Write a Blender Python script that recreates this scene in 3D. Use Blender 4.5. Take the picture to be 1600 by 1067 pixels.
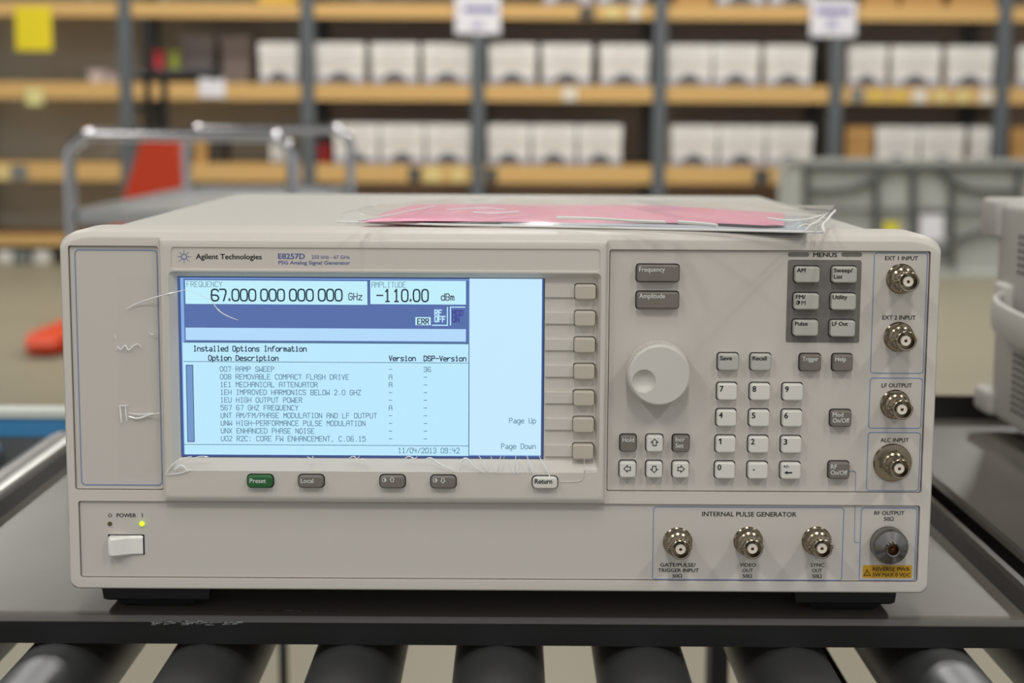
import bpy, bmesh, math, random
from mathutils import Vector, Matrix
from mathutils.geometry import delaunay_2d_cdt
random.seed(7)
pi = math.pi
sc = bpy.context.scene
for o in list(bpy.data.objects):
    bpy.data.objects.remove(o)
C = sc.collection

# ------------------------------------------------------------------ camera
FP = 2566.0                       # focal length in pixels of a 1600 px wide frame
PITCH, ROLL = math.radians(7.65), math.radians(0.32)
CAM = Vector((0.0, -0.80, 0.955))
cp, sp, cr, sr = math.cos(PITCH), math.sin(PITCH), math.cos(ROLL), math.sin(ROLL)
RIGHT0, DOWN0, FWD = Vector((1, 0, 0)), Vector((0, -sp, -cp)), Vector((0, cp, -sp))
RIGHT = RIGHT0 * cr - DOWN0 * sr
DOWN = RIGHT0 * sr + DOWN0 * cr
cd = bpy.data.cameras.new('camera')
cam = bpy.data.objects.new('camera', cd)
C.objects.link(cam)
M = Matrix.Identity(4)
for i in range(3):
    M[i][0], M[i][1], M[i][2], M[i][3] = RIGHT[i], -DOWN[i], -FWD[i], CAM[i]
cam.matrix_world = M
cd.sensor_width = 36.0
cd.lens = FP / 1600 * 36
cd.clip_start = 0.02
cd.dof.use_dof = True
cd.dof.focus_distance = 0.80
cd.dof.aperture_fstop = 8.0
cd.dof.aperture_blades = 0
sc.camera = cam

# ------------------------------------------------------------------ world, lamps, exposure
w = bpy.data.worlds.new('world'); sc.world = w
w.use_nodes = True
w.node_tree.nodes['Background'].inputs[0].default_value = (0.95, 0.97, 1.0, 1)
w.node_tree.nodes['Background'].inputs[1].default_value = 0.52
sc.view_settings.view_transform = 'Standard'
sc.view_settings.look = 'None'
sc.view_settings.exposure = 0.0
sc.view_settings.gamma = 1.0
sc.view_settings.use_curve_mapping = False


def lamp(x, y, z, sx, sy, e, col=(1, .975, .925)):
    l = bpy.data.lights.new('ceiling_lamp', 'AREA')
    l.shape = 'RECTANGLE'; l.size = sx; l.size_y = sy; l.energy = e; l.color = col
    o = bpy.data.objects.new('ceiling_lamp', l); C.objects.link(o)
    o.location = (x, y, z)
    return o


for lx in (-3.1, 0, 3.1):
    for ly, e in ((-3.4, 62), (-1.6, 26), (1.0, 18), (6.0, 60), (7.8, 82)):
        lamp(lx, ly, 4.7, 0.28, 1.25, e)

# ------------------------------------------------------------------ helpers


def S(r, g, b):
    def f(c):
        c /= 255
        return c / 12.92 if c <= .04045 else ((c + .055) / 1.055) ** 2.4
    return (f(r), f(g), f(b), 1)


def ray(px, py):
    d = RIGHT * ((px - 800) / FP) + DOWN * ((py - 533.5) / FP) + FWD
    return d


def P(px, py, y=0.0):
    d = ray(px, py); return CAM + d * ((y - CAM.y) / d.y)


def G(px, py, z):
    d = ray(px, py); return CAM + d * ((z - CAM.z) / d.z)


def PX(px, py, x):
    d = ray(px, py); return CAM + d * ((x - CAM.x) / d.x)


ORG = {}
MATS = {}


def mat(name, col, rough=.5, metal=0.0, spec=.5, bump=None, var=None, emit=None, coat=0, aniso=None):
    if name in MATS: return MATS[name]
    m = bpy.data.materials.new(name); m.use_nodes = True
    nt = m.node_tree; b = nt.nodes['Principled BSDF']
    b.inputs['Base Color'].default_value = col
    b.inputs['Roughness'].default_value = rough
    b.inputs['Metallic'].default_value = metal
    b.inputs['Specular IOR Level'].default_value = spec
    b.inputs['Coat Weight'].default_value = coat
    tc = nt.nodes.new('ShaderNodeTexCoord')
    if emit:
        b.inputs['Base Color'].default_value = (.01, .01, .01, 1)
        b.inputs['Emission Color'].default_value = col
        b.inputs['Emission Strength'].default_value = emit
    if var:                                    # (scale, amount[, stretch])
        n = nt.nodes.new('ShaderNodeTexNoise'); n.inputs['Scale'].default_value = var[0]
        n.inputs['Detail'].default_value = 4
        mp = nt.nodes.new('ShaderNodeMapping')
        if len(var) > 2: mp.inputs['Scale'].default_value = var[2]
        nt.links.new(tc.outputs['Object'], mp.inputs['Vector'])
        nt.links.new(mp.outputs['Vector'], n.inputs['Vector'])
        mx = nt.nodes.new('ShaderNodeMix'); mx.data_type = 'RGBA'
        k = var[1]
        mx.inputs['A'].default_value = tuple(c * (1 - k) for c in col[:3]) + (1,)
        mx.inputs['B'].default_value = tuple(min(1, c * (1 + k)) for c in col[:3]) + (1,)
        nt.links.new(n.outputs['Fac'], mx.inputs['Factor'])
        nt.links.new(mx.outputs['Result'], b.inputs['Base Color'])
    if bump:                                   # (scale, strength, distance[, stretch])
        n = nt.nodes.new('ShaderNodeTexNoise'); n.inputs['Scale'].default_value = bump[0]
        n.inputs['Detail'].default_value = 3
        mp = nt.nodes.new('ShaderNodeMapping')
        if len(bump) > 3: mp.inputs['Scale'].default_value = bump[3]
        nt.links.new(tc.outputs['Object'], mp.inputs['Vector'])
        nt.links.new(mp.outputs['Vector'], n.inputs['Vector'])
        bp = nt.nodes.new('ShaderNodeBump'); bp.inputs['Strength'].default_value = bump[1]
        bp.inputs['Distance'].default_value = bump[2]
        nt.links.new(n.outputs['Fac'], bp.inputs['Height'])
        nt.links.new(bp.outputs['Normal'], b.inputs['Normal'])
    MATS[name] = m
    return m


def film_mat(name, gloss, rough, tint=(1, 1, 1, 1), milky=0.0):
    m = bpy.data.materials.new(name); m.use_nodes = True
    nt = m.node_tree; nt.nodes.clear()
    out = nt.nodes.new('ShaderNodeOutputMaterial')
    tr = nt.nodes.new('ShaderNodeBsdfTransparent'); tr.inputs[0].default_value = tint
    gl = nt.nodes.new('ShaderNodeBsdfGlossy'); gl.inputs['Roughness'].default_value = rough
    gl.inputs['Color'].default_value = (1, 1, 1, 1)
    fr = nt.nodes.new('ShaderNodeFresnel'); fr.inputs[0].default_value = 1.5
    ma = nt.nodes.new('ShaderNodeMath'); ma.operation = 'MULTIPLY'; ma.inputs[1].default_value = gloss
    nt.links.new(fr.outputs[0], ma.inputs[0])
    mx = nt.nodes.new('ShaderNodeMixShader')
    nt.links.new(ma.outputs[0], mx.inputs[0]); nt.links.new(tr.outputs[0], mx.inputs[1]); nt.links.new(gl.outputs[0], mx.inputs[2])
    last = mx
    if milky:
        df = nt.nodes.new('ShaderNodeBsdfDiffuse'); df.inputs[0].default_value = (.9, .9, .88, 1)
        m2 = nt.nodes.new('ShaderNodeMixShader'); m2.inputs[0].default_value = milky
        nt.links.new(mx.outputs[0], m2.inputs[1]); nt.links.new(df.outputs[0], m2.inputs[2]); last = m2
    nt.links.new(last.outputs[0], out.inputs[0])
    return m


def link(name, me, m, parent=None, origin=None, angle=35):
    o = bpy.data.objects.new(name, me); C.objects.link(o)
    if m: me.materials.append(m)
    org = Vector((0, 0, 0))
    if parent is not None:
        org = ORG[parent.name]; o.parent = parent
    elif origin is not None:
        org = Vector(origin); o.location = org
    if org.length: me.transform(Matrix.Translation(-org))
    ORG[o.name] = org
    if angle:
        for p in me.polygons: p.use_smooth = True
        me.set_sharp_from_angle(angle=math.radians(angle))
    return o


def mk(name, verts, faces, m, parent=None, origin=None, angle=35):
    me = bpy.data.meshes.new(name)
    me.from_pydata([tuple(v) for v in verts], [], faces)
    bm = bmesh.new(); bm.from_mesh(me)
    bmesh.ops.remove_doubles(bm, verts=bm.verts, dist=1e-7)
    bmesh.ops.recalc_face_normals(bm, faces=bm.faces)
    bm.to_mesh(me); bm.free()
    return link(name, me, m, parent, origin, angle)


def weighted(o):
    w_ = o.modifiers.new('weighted_normal', 'WEIGHTED_NORMAL'); w_.keep_sharp = True; w_.weight = 100
    return o


def thing(name, loc, label, cat, group=None):
    o = bpy.data.objects.new(name, None); C.objects.link(o)
    o.location = loc; o.empty_display_size = .05
    ORG[o.name] = Vector(loc)
    o['label'] = label; o['category'] = cat
    if group: o['group'] = group
    return o


def tag(o, label, cat, group=None):
    o['label'] = label; o['category'] = cat
    if group: o['group'] = group
    return o


class MB:
    def __init__(s): s.v = []; s.f = []

    def add(s, v, f):
        n = len(s.v); s.v += [Vector(q) for q in v]; s.f += [[i + n for i in q] for q in f]; return s

    def loft(s, loops, cap0=True, cap1=True, closed=True):
        n = len(loops[0]); v = [p for l in loops for p in l]; f = []
        for k in range(len(loops) - 1):
            for i in range(n if closed else n - 1):
                j = (i + 1) % n
                f.append([k * n + i, k * n + j, (k + 1) * n + j, (k + 1) * n + i])
        if cap0: f.append(list(range(n))[::-1])
        if cap1: f.append([(len(loops) - 1) * n + i for i in range(n)])
        return s.add(v, f)

    def box(s, a, b):
        x0, y0, z0 = (min(a[i], b[i]) for i in range(3)); x1, y1, z1 = (max(a[i], b[i]) for i in range(3))
        v = [(x, y, z) for x in (x0, x1) for y in (y0, y1) for z in (z0, z1)]
        return s.add(v, [[0, 1, 3, 2], [4, 6, 7, 5], [0, 4, 5, 1], [2, 3, 7, 6], [0, 2, 6, 4], [1, 5, 7, 3]])

    def bbox(s, a, b, r):
        """box with rounded vertical-to-Y edges (rounded in XZ) and chamfered ends"""
        x0, y0, z0 = (min(a[i], b[i]) for i in range(3)); x1, y1, z1 = (max(a[i], b[i]) for i in range(3))
        L = []
        for y, i in ((y0, r), (y0 + r * .3, r * .3), (y0 + r, 0), (y1 - r, 0), (y1 - r * .3, r * .3), (y1, r)):
            L.append([Vector((p[0], y, p[1])) for p in rr(x0 + i, z0 + i, x1 - i, z1 - i, max(r - i * .6, r * .3), 3)])
        return s.loft(L)

    def tube(s, pts, r, n=10, cap=True):
        pts = [Vector(p) for p in pts]; L = []
        up = None
        for i, p in enumerate(pts):
            t = (pts[min(i + 1, len(pts) - 1)] - pts[max(i - 1, 0)]).normalized()
            if up is None:
                up = t.orthogonal().normalized()
            else:
                up = (up - t * up.dot(t)); up = up.normalized() if up.length > 1e-6 else t.orthogonal().normalized()
            q = t.cross(up); rad = r[i] if isinstance(r, (list, tuple)) else r
            L.append([p + (up * math.cos(2 * pi * k / n) + q * math.sin(2 * pi * k / n)) * rad for k in range(n)])
        return s.loft(L, cap, cap)

    def lathe(s, c, prof, n=24, rot=0, axis='y', cap0=True, cap1=True):
        """profile of (radius, depth) pairs; axis y: depth runs toward the viewer (-Y)"""
        L = []
        for r, t in prof:
            l = []
            for k in range(n):
                a = 2 * pi * k / n + rot
                if axis == 'y': l.append(Vector((c[0] + r * math.cos(a), c[1] - t, c[2] + r * math.sin(a))))
                elif axis == 'z': l.append(Vector((c[0] + r * math.cos(a), c[1] + r * math.sin(a), c[2] + t)))
                else: l.append(Vector((c[0] + t, c[1] + r * math.cos(a), c[2] + r * math.sin(a))))
            L.append(l)
        return s.loft(L, cap0, cap1)

    def build(s, name, m, parent=None, origin=None, angle=35):
        return mk(name, s.v, s.f, m, parent, origin, angle)


def fill(bm, loops):
    """fill between an outer loop and its holes (loops of bmesh verts on one XZ plane)"""
    vs = [v for l in loops for v in l]; ed = []; k = 0
    for l in loops:
        ed += [(k + i, k + (i + 1) % len(l)) for i in range(len(l))]; k += len(l)
    r = delaunay_2d_cdt([Vector((v.co.x * 100, v.co.z * 100)) for v in vs], ed, [], 1, 1e-7)
    def inside(p, l):
        c = False
        for i in range(len(l)):
            a, b = l[i].co, l[i - 1].co
            if (a.z > p[1]) != (b.z > p[1]) and p[0] < (b.x - a.x) * (p[1] - a.z) / (b.z - a.z) + a.x: c = not c
        return c
    for t in r[2]:
        m = (sum(r[0][i].x for i in t) / 300, sum(r[0][i].y for i in t) / 300)
        if not inside(m, loops[0]) or any(inside(m, l) for l in loops[1:]): continue
        bm.faces.new([vs[r[3][i][0]] for i in t])


def rr(x0, z0, x1, z1, r, n=4):
    r = max(1e-5, min(r, (x1 - x0) / 2.01, (z1 - z0) / 2.01)); o = []
    for cx, cz, a0 in ((x1 - r, z1 - r, 0), (x0 + r, z1 - r, 90), (x0 + r, z0 + r, 180), (x1 - r, z0 + r, 270)):
        for k in range(n + 1):
            a = math.radians(a0 + 90 * k / n); o.append((cx + r * math.cos(a), cz + r * math.sin(a)))
    return o


def rect(l, t, r, b, y=0.0):
    """pixel rectangle -> x0,z0,x1,z1 on the plane at depth y (mean of opposite edges)"""
    ym, xm = (t + b) / 2, (l + r) / 2
    return P(l, ym, y).x, P(xm, b, y).z, P(r, ym, y).x, P(xm, t, y).z


def lp(o, y): return [Vector((p[0], y, p[1])) for p in o]


def plate(name, R, yf, yb, rad, bev, m, parent, n=4):
    x0, z0, x1, z1 = R; b = MB()
    L = [lp(rr(x0, z0, x1, z1, rad, n), yb)]
    for f, i in ((1, 0), (.55, .12), (.2, .42), (0, 1)):
        L.append(lp(rr(x0 + bev * i, z0 + bev * i, x1 - bev * i, z1 - bev * i, max(rad - bev * i, rad * .35), n), yf + bev * f))
    b.loft(L)
    return weighted(b.build(name, m, parent))


def ring(name, R, wid, y, rad, m, parent, th=.00012):
    """printed outline: a thin raised rounded-rectangle line; R may be 4 floats"""
    x0, z0, x1, z1 = R; a = rr(x0, z0, x1, z1, rad, 5); c = rr(x0 + wid, z0 + wid, x1 - wid, z1 - wid, max(rad - wid, 1e-4), 5)
    b = MB(); b.loft([lp(a, y), lp(a, y - th), lp(c, y - th), lp(c, y)], False, False)
    return b.build(name, m, parent)


def flat(name, R, y, m, parent, rad=0.0, th=.00006):
    x0, z0, x1, z1 = R
    o = rr(x0, z0, x1, z1, rad, 4) if rad else [(x1, z1), (x0, z1), (x0, z0), (x1, z0)]
    b = MB(); b.loft([lp(o, y), lp(o, y - th)]); return b.build(name, m, parent)


def text_mesh(s, bold=0.0):
    cu = bpy.data.curves.new('lettering', 'FONT'); cu.body = s; cu.resolution_u = 3
    cu.size = 1.0
    o = bpy.data.objects.new('lettering', cu); C.objects.link(o)
    dg = bpy.context.evaluated_depsgraph_get(); dg.update()
    me = bpy.data.meshes.new_from_object(o.evaluated_get(dg))
    bpy.data.objects.remove(o); bpy.data.curves.remove(cu)
    if bold:
        src = [v.co.copy() for v in me.vertices]; fc = [list(p.vertices) for p in me.polygons]; v = []; f = []
        for q_, (dx, dy) in enumerate(((-1, 0), (1, 0), (0, .5), (0, -.5))):
            f += [[i + len(v) for i in q] for q in fc]; v += [(c.x + dx * bold, c.y + dy * bold, q_ * 8e-6) for c in src]
        m2 = bpy.data.meshes.new('lettering'); m2.from_pydata(v, [], f); bpy.data.meshes.remove(me); me = m2
    return me


def text(s, l, r, top, base, y, m, parent, bold=.012, name='lettering'):
    """printed words between pixel columns l..r, capitals from row top to row base, on the plane at depth y"""
    me = text_mesh(s, bold)
    xs = [v.co.x for v in me.vertices]
    mx0, mx1 = min(xs), max(xs)
    a, c = P(l, base, y), P(r, base, y)
    h = P(l, top, y).z - a.z
    k = (c.x - a.x) / (mx1 - mx0); kz = h / .72
    for v in me.vertices:
        v.co = Vector((a.x + (v.co.x - mx0) * k, y - v.co.z, (a.z + (c.z - a.z) * 0.5) + v.co.y * kz))
    return link(name, me, m, parent, angle=0)


# ------------------------------------------------------------------ stroke letters of the instrument's own screen
GL = {'A': '000516364540|0343', 'B': '00063645443303|3342413000', 'C': '453616050110304 1', 'D': '00062645412000', 'E': '46060040|0333',
      'F': '460600|0333', 'G': '45361605011030414323', 'H': '0006|4046|0343', 'I': '1636|2620|1030', 'J': '4641301001', 'K': '0006|4603|0340', 'L': '060040',
      'M': '0006234640', 'N': '00064046', 'O': '010516364541301001', 'P': '00063645443303', 'Q': '010516364541301001|2240', 'R': '00063645443303|2340',
      'S': '453616050413334241301001', 'T': '0646|2620', 'U': '060110304146', 'V': '062046', 'W': '0600234046', 'X': '0640|0046', 'Y': '062346|2320', 'Z': '06460040',
      '0': '010516364541301001', '1': '152620|1030', '2': '05163645440040', '3': '05163645443313|334241301001', '4': '060343|3530', '5': '460604344341301001',
      '6': '4536160501103041423303', '7': '064620', '8': '0405163645443313 04|13020110304142 33', '9': '0110304145361605041343',
      'a': '14344340|421201103041', 'c': '441403011040', 'd': '4640|4334140301103041', 'e': '024243341403011040', 'f': '46261510|0434', 'g': '444b3a1a|4334140301103041',
      'i': '142420|1030|2526', 'l': '162620|1030', 'm': '0004|03142320|23344340', 'n': '0004|0314344340', 'o': '010314344341301001', 'p': '0a04|0314344341301001',
      'r': '0004|022444', 's': '441403123241 3000', 't': '1611203041|0434', 'w': '04011021304144|2123', 'z': '04440040',
      '-': '0343', '.': '2021', ',': '211b', ':': '2021|2425', '/': '0046', ' ': ''}


def lcd(s, l, base, pitch, cap, y, m, parent, th=1.0, cw=None, smooth=0, name='lettering'):
    """screen words: left edge l, baseline row, pixel pitch, capital height (pixels)"""
    o = P(l, base, y); ux = P(l + 1, base, y).x - o.x; uz = P(l, base - 1, y).z - o.z
    sl = (P(l + 100, base, y).z - o.z) / 100
    gx = (cw or pitch * .72) / 4; gz = cap / 6; b = MB()
    for ci, ch in enumerate(s):
        for st in GL[ch].replace(' ', '').split('|'):
            if not st: continue
            nums = ['ab'.find(c) - 2 if c in 'ab' else int(c) for c in st]
            pts = [Vector((ci * pitch + nums[i] * gx, nums[i + 1] * gz)) for i in range(0, len(nums), 2)]
            cl = (pts[0] - pts[-1]).length < .01
            for _ in range(smooth):
                q = []
                for i in range(len(pts) - 1):
                    q += [pts[i] * .75 + pts[i + 1] * .25, pts[i] * .25 + pts[i + 1] * .75]
                pts = ([pts[0]] + q + [pts[-1]]) if not cl else q + [q[0]]
            for i in range(len(pts) - 1):
                d = pts[i + 1] - pts[i]
                if d.length < 1e-4: continue
                d.normalize(); nrm = Vector((-d.y, d.x)) * th / 2; e = d * th * .42
                qd = [pts[i] - e - nrm, pts[i + 1] + e - nrm, pts[i + 1] + e + nrm, pts[i] - e + nrm]
                b.add([(o.x + p.x * ux, y, o.z + p.y * uz + p.x * sl * .5) for p in qd], [[0, 1, 2, 3]])
    me = bpy.data.meshes.new(name); me.from_pydata([tuple(v) for v in b.v], [], b.f)
    return link(name, me, m, parent, angle=0)


# ------------------------------------------------------------------ levels
TZ = P(800, 939, 0.045).z                      # working surface of the trays
ZB = P(780, 919, 0.010).z                      # underside of the front bezel
ZT = P(800, 360, 0.012).z                    # top of the front bezel
ZC = P(780, 304, 0.465).z                      # top of the cabinet
RY = 10.0                                      # front of the racking

# ------------------------------------------------------------------ materials
m_bezel = mat('warm_grey_plastic', S(207, 201, 193), .5, bump=(1400, .12, .0003))
m_panel = mat('panel_grey_paint', S(200, 194, 187), .55, bump=(1600, .10, .0003))
m_cover = mat('textured_cabinet_paint', S(196, 194, 186), .55, bump=(900, .35, .0005), var=(700, .03))
m_softkey = mat('beige_key', S(192, 185, 170), .5)
m_light = mat('pale_key', S(220, 217, 210), .45)
m_mid = mat('grey_key', S(184, 182, 175), .45)
m_dark = mat('taupe_key', S(118, 111, 105), .45)
m_green = mat('green_key', S(34, 98, 52), .45)
m_gap = mat('key_gap', S(16, 15, 14), .7)
m_black = mat('black_print', S(18, 18, 20), .6)
m_white = mat('white_print', S(225, 225, 222), .6)
m_blue = mat('blue_print', S(116, 138, 184), .6)
m_blue2 = mat('violet_print', S(92, 102, 164), .6)
m_menu = mat('menu_grey_print', S(116, 111, 108), .6)
m_knob = mat('knob_plastic', S(206, 202, 195), .42)
m_rocker = mat('rocker_white', S(236, 234, 228), .35)
m_foot = mat('black_rubber', S(20, 20, 20), .6)
m_nickel = mat('nickel', S(158, 147, 128), .2, 1.0)
m_steel = mat('turned_steel', S(132, 129, 126), .25, 1.0)
m_teflon = mat('white_insulator', S(230, 222, 208), .4)
m_pin = mat('bronze_pin', S(90, 60, 34), .35, .8)
m_hole = mat('dark_hole', S(8, 8, 8), .8)
m_yellow = mat('yellow_label', S(200, 152, 28), .5)
m_chrome = mat('chrome', S(200, 200, 204), .17, 1.0)
m_galv = mat('galvanised_steel', S(176, 176, 174), .34, 1.0, bump=(60, .25, .001, (1, .05, 1)), var=(30, .18, (1, .1, 1)))

# ------------------------------------------------------------------ setting


def struct(o): o['kind'] = 'structure'; return o


m_floor = mat('concrete_floor', S(150, 144, 124), .42, var=(.9, .10), bump=(18, .1, .004))
m_wall = mat('painted_wall', S(128, 122, 112), .8, var=(.7, .06))
m_ceil = mat('ceiling_deck', S(120, 120, 120), .8, var=(2, .05))
struct(MB().box((-14, -6, -.1), (14, 16, 0)).build('floor', m_floor))
struct(MB().box((-14, 11.6, 0), (14, 11.8, 6)).build('wall_back', m_wall))
struct(MB().box((-14, -6, 6), (14, 16, 6.15)).build('ceiling', m_ceil))

# ------------------------------------------------------------------ racking
m_up = mat('grey_blue_upright', S(98, 104, 108), .5, .2)
m_wood = mat('shelf_board', S(212, 172, 108), .6, var=(3, .12, (.3, 4, 14)))
m_back = mat('rack_back', S(190, 181, 172), .8, var=(3, .08))
m_back2 = mat('rack_back_pale', S(205, 202, 186), .8, var=(3, .08))  # paler back for the leftmost bays
UPX = [-88, 197, 481, 747, 1031, 1306, 1566, 1840]
UX = [P(x, 150, RY).x for x in UPX]
ROWS = [(6, 29), (132, 158), (258, 286), (374, 388)]
rack = thing('storage_rack', ((UX[0] + UX[-1]) / 2, RY + .4, 0), 'long grey steel storage rack with tan board shelves along the back wall', 'rack')
RZ = []
for t, b in ROWS:
    RZ.append((P(800, t, RY).z, P(800, b, RY).z))
RZ.append((P(800, -125, RY).z, P(800, -100, RY).z))
DEEP = .82
for i, x in enumerate(UX):
    for yy in (RY, RY + DEEP - .06):
        b = MB()
        b.box((x - .042, yy, 0), (x + .042, yy + .012, 2.9)).box((x - .042, yy + .012, 0), (x - .032, yy + .07, 2.9)).box((x + .032, yy + .012, 0), (x + .042, yy + .07, 2.9))
        b.build('upright', m_up, rack)
    for z in (.35, 1.0, 1.65, 2.3):
        MB().box((x - .012, RY + .07, z), (x + .012, RY + DEEP - .06, z + .04)).build('cross_brace', m_up, rack)
for i in range(len(UX) - 1):
    for zt, zb in RZ:
        a, c = UX[i] + .044, UX[i + 1] - .044
        o = MB().box((a, RY + .02, zt - .03), (c, RY + DEEP, zt)).build('shelf_board', m_wood, rack)
        e = MB().box((a, RY + .014, zb), (c, RY + .05, zt + .001)).build('front_beam', m_wood, o)
    MB().box((UX[i] + .05, RY + DEEP + .01, .02), (UX[i + 1] - .05, RY + DEEP + .02, 2.8)).build('back_panel', m_back2 if i < 2 else m_back, rack)

BAY = ['far-left bay', 'bay behind the cart', 'bay left of left sign', 'bay right of left sign',
       'bay left of right sign', 'bay right of right sign', 'rightmost bay']
SHELF = ['top', 'middle', 'lower', 'bottom']
ORD = ['first', 'second', 'third', 'fourth', 'fifth']
m_carton = mat('white_carton', S(226, 222, 216), .7, var=(4, .04))
m_cartlid = mat('white_carton_lid', S(232, 229, 224), .7)
m_band = mat('carton_blue_band', S(150, 160, 188), .7)
m_arch = mat('carton_dark_arch', S(84, 86, 98), .7)
m_seam = mat('carton_grey_print', S(186, 178, 170), .7)
m_brown = mat('brown_cardboard', S(186, 142, 84), .8, var=(5, .08))


def carton_mesh(w, h, d):
    """returns list of (name, mesh) for the white carton; base centre front at the origin"""
    out = []

    def me(name, b, m, par=None):
        o = b.build(name, m); o.parent = par; out.append(o); return o
    hw = w / 2
    return out


def make_carton(w, h, d, style):
    r = bpy.data.objects.new('carton', None); C.objects.link(r); r.empty_display_size = .05; ORG[r.name] = Vector((0, 0, 0))
    hw = w / 2
    bm_, lm = (m_carton, m_cartlid) if style == 'white' else (m_brown, m_brown)
    MB().box((-hw + .004, .004, 0), (hw - .004, d - .004, h * .62)).build('body', bm_, r)
    MB().box((-hw, 0, h * .6), (hw, d, h)).build('lid', lm, r)
    if style == 'white':
        MB().box((-hw + .006, .001, .004), (hw - .006, .006, h * .16)).build('printed_band', m_band, r)
        n = 10; q = [(hw * .52 * math.cos(pi * k / n), .006 + h * .27 * math.sin(pi * k / n)) for k in range(n + 1)]
        MB().loft([[Vector((x, .004, z)) for x, z in q], [Vector((x, -.001, z)) for x, z in q]]).build('printed_arch', m_arch, r)
        b = MB()
        for z, f in ((.74, .7), (.84, .55), (.5, .6)):
            b.box((-hw * f, -.001, h * z), (hw * f, .006, h * z + .008))
        b.build('printed_line', m_seam, r)
    return r


def clone(root):
    r = root.copy(); C.objects.link(r)
    for ch in root.children:
        c = ch.copy(); C.objects.link(c); c.parent = r
        for g in ch.children:
            d = g.copy(); C.objects.link(d); d.parent = c
    return r


proto = {}


def carton(l, r_, row, bay, n, style='white', hpx=62, back=.05, label=None):
    x0, x1 = P(l, 100, RY + back).x, P(r_, 100, RY + back).x
    w, h = (x1 - x0) * .985, hpx / FP * 10.85
    key = (style, round(w / .03), round(h, 2))
    if key not in proto:
        proto[key] = make_carton(round(w / .03) * .03, h, .5, style); o = proto[key]
    else:
        o = clone(proto[key])
    o.location = ((x0 + x1) / 2, RY + back, RZ[row][0] + .001)
    o.scale.x = w / (round(w / .03) * .03)
    tag(o, label or f'{style} carton, {ORD[n]} from left on {SHELF[row]} shelf, {BAY[bay]}', 'carton', 'cartons on the rack shelves')
    return o


carton(404, 466, 1, 1, 0)
for bay, L in ((2, ((492, 570), (579, 653), (660, 737))), (3, ((763, 838), (846, 925), (937, 1015))), (4, ((1042, 1113), (1115, 1187), (1195, 1270))),
               (5, ((1325, 1386), (1393, 1470), (1480, 1553))), (6, ((1590, 1664),))):
    for n, (a, b_) in enumerate(L): carton(a, b_, 1, bay, n)
carton(420, 447, 2, 1, 2, hpx=28, label='small white carton on the lower shelf beside the cart handle')
for bay, L in ((2, ((520, 591), (593, 663), (665, 735))), (3, ((762, 829), (831, 902), (904, 974))), (4, ((1050, 1124), (1126, 1199), (1201, 1274))),
               (5, ((1373, 1441), (1443, 1512)))):
    for n, (a, b_) in enumerate(L): carton(a, b_, 2, bay, n)
carton(1522, 1553, 2, 5, 2, label='narrow white carton at the right end of the lower shelf behind the folding table')
carton(1583, 1640, 2, 6, 0, style='brown')
carton(1325, 1368, 2, 5, 0, style='brown', label='brown carton left of the white ones behind the folding table')
carton(1052, 1112, 0, 4, 0, style='brown')
carton(1118, 1193, 0, 4, 1); carton(1200, 1275, 0, 4, 2)
for n, (a, b_) in enumerate(((1345, 1400), (1405, 1470), (1480, 1553))): carton(a, b_, 0, 5, n, style='brown')
carton(848, 925, 0, 3, 0); carton(932, 1008, 0, 3, 1)
carton(300, 322, 2, 1, 0, style='brown', hpx=36, label='small brown carton on the lower shelf beside the orange pallet truck')


def crate(name, l, r_, row, hpx, col, label, cat, back=.06, depth=.3, base=0.0):
    """little lidded bin: tapered walls with a rim"""
    x0, x1 = P(l, 100, RY + back).x, P(r_, 100, RY + back).x
    z = RZ[row][0] + .001 + base; h = hpx / FP * 10.85; m = mat(name + '_' + label[:6].strip().replace(' ', '_'), col, .6)
    b = MB(); t = (x1 - x0) * .06
    L = []
    for zz, i in ((0, t), (h * .8, 0), (h * .82, -.006), (h, -.006), (h, .012), (h * .9, .014)):
        L.append([Vector(p) for p in ((x0 + i, RY + back + i, z + zz), (x1 - i, RY + back + i, z + zz), (x1 - i, RY + back + depth - i, z + zz), (x0 + i, RY + back + depth - i, z + zz))])
    b.loft(L)
    return tag(b.build(name, m, None, ((x0 + x1) / 2, RY + back, z)), label, cat)


crate('storage_bin', 402, 466, 0, 40, S(226, 186, 60), 'yellow bin at the frame top on the shelf left of the second upright', 'bin')
crate('storage_bin', 494, 515, 2, 30, S(140, 22, 24), 'dark red bin on the lower shelf beside the white cartons', 'bin')
crate('storage_bin', 324, 346, 2, 34, S(58, 52, 48), 'dark bin on the lower shelf between the cart handles', 'bin')
crate('storage_bin', 283, 335, 1, 76, S(168, 158, 156), 'lilac grey bin deep on the middle shelf, left of a matching one', 'bin', .36)
crate('storage_bin', 345, 392, 1, 76, S(166, 154, 158), 'lilac grey bin deep on the middle shelf, nearer the white carton', 'bin', .36)
case = crate('tool_case', 238, 335, 1, 22, S(28, 27, 30), 'low black case on the middle shelf under red and green spools', 'case')
crate('storage_bin', 138, 162, 1, 18, S(206, 190, 190), 'small pale pink bin on the middle shelf of the far-left bay', 'bin')
crate('storage_bin', 165, 184, 1, 14, S(52, 46, 56), 'small dark bin beside the left upright on the middle shelf', 'bin', .07)
for x, col, lab in ((248, S(190, 50, 60), 'red spool standing on the low black case'), (272, S(150, 160, 60), 'olive green spool standing on the low black case')):
    c = P(x, 90, RY + .16); z = RZ[1][0] + .002 + 22 / FP * 10.85
    m = mat('spool_' + lab[:3].strip(), col, .5)
    o = MB().lathe((c.x, RY + .16, z), [(.05, 0), (.05, .012), (.032, .016), (.032, .094), (.05, .098), (.05, .11), (.012, .11)], 16, 0, 'z').build('spool', m, None, (c.x, RY + .16, z))
    tag(o, lab, 'spool')
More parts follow.
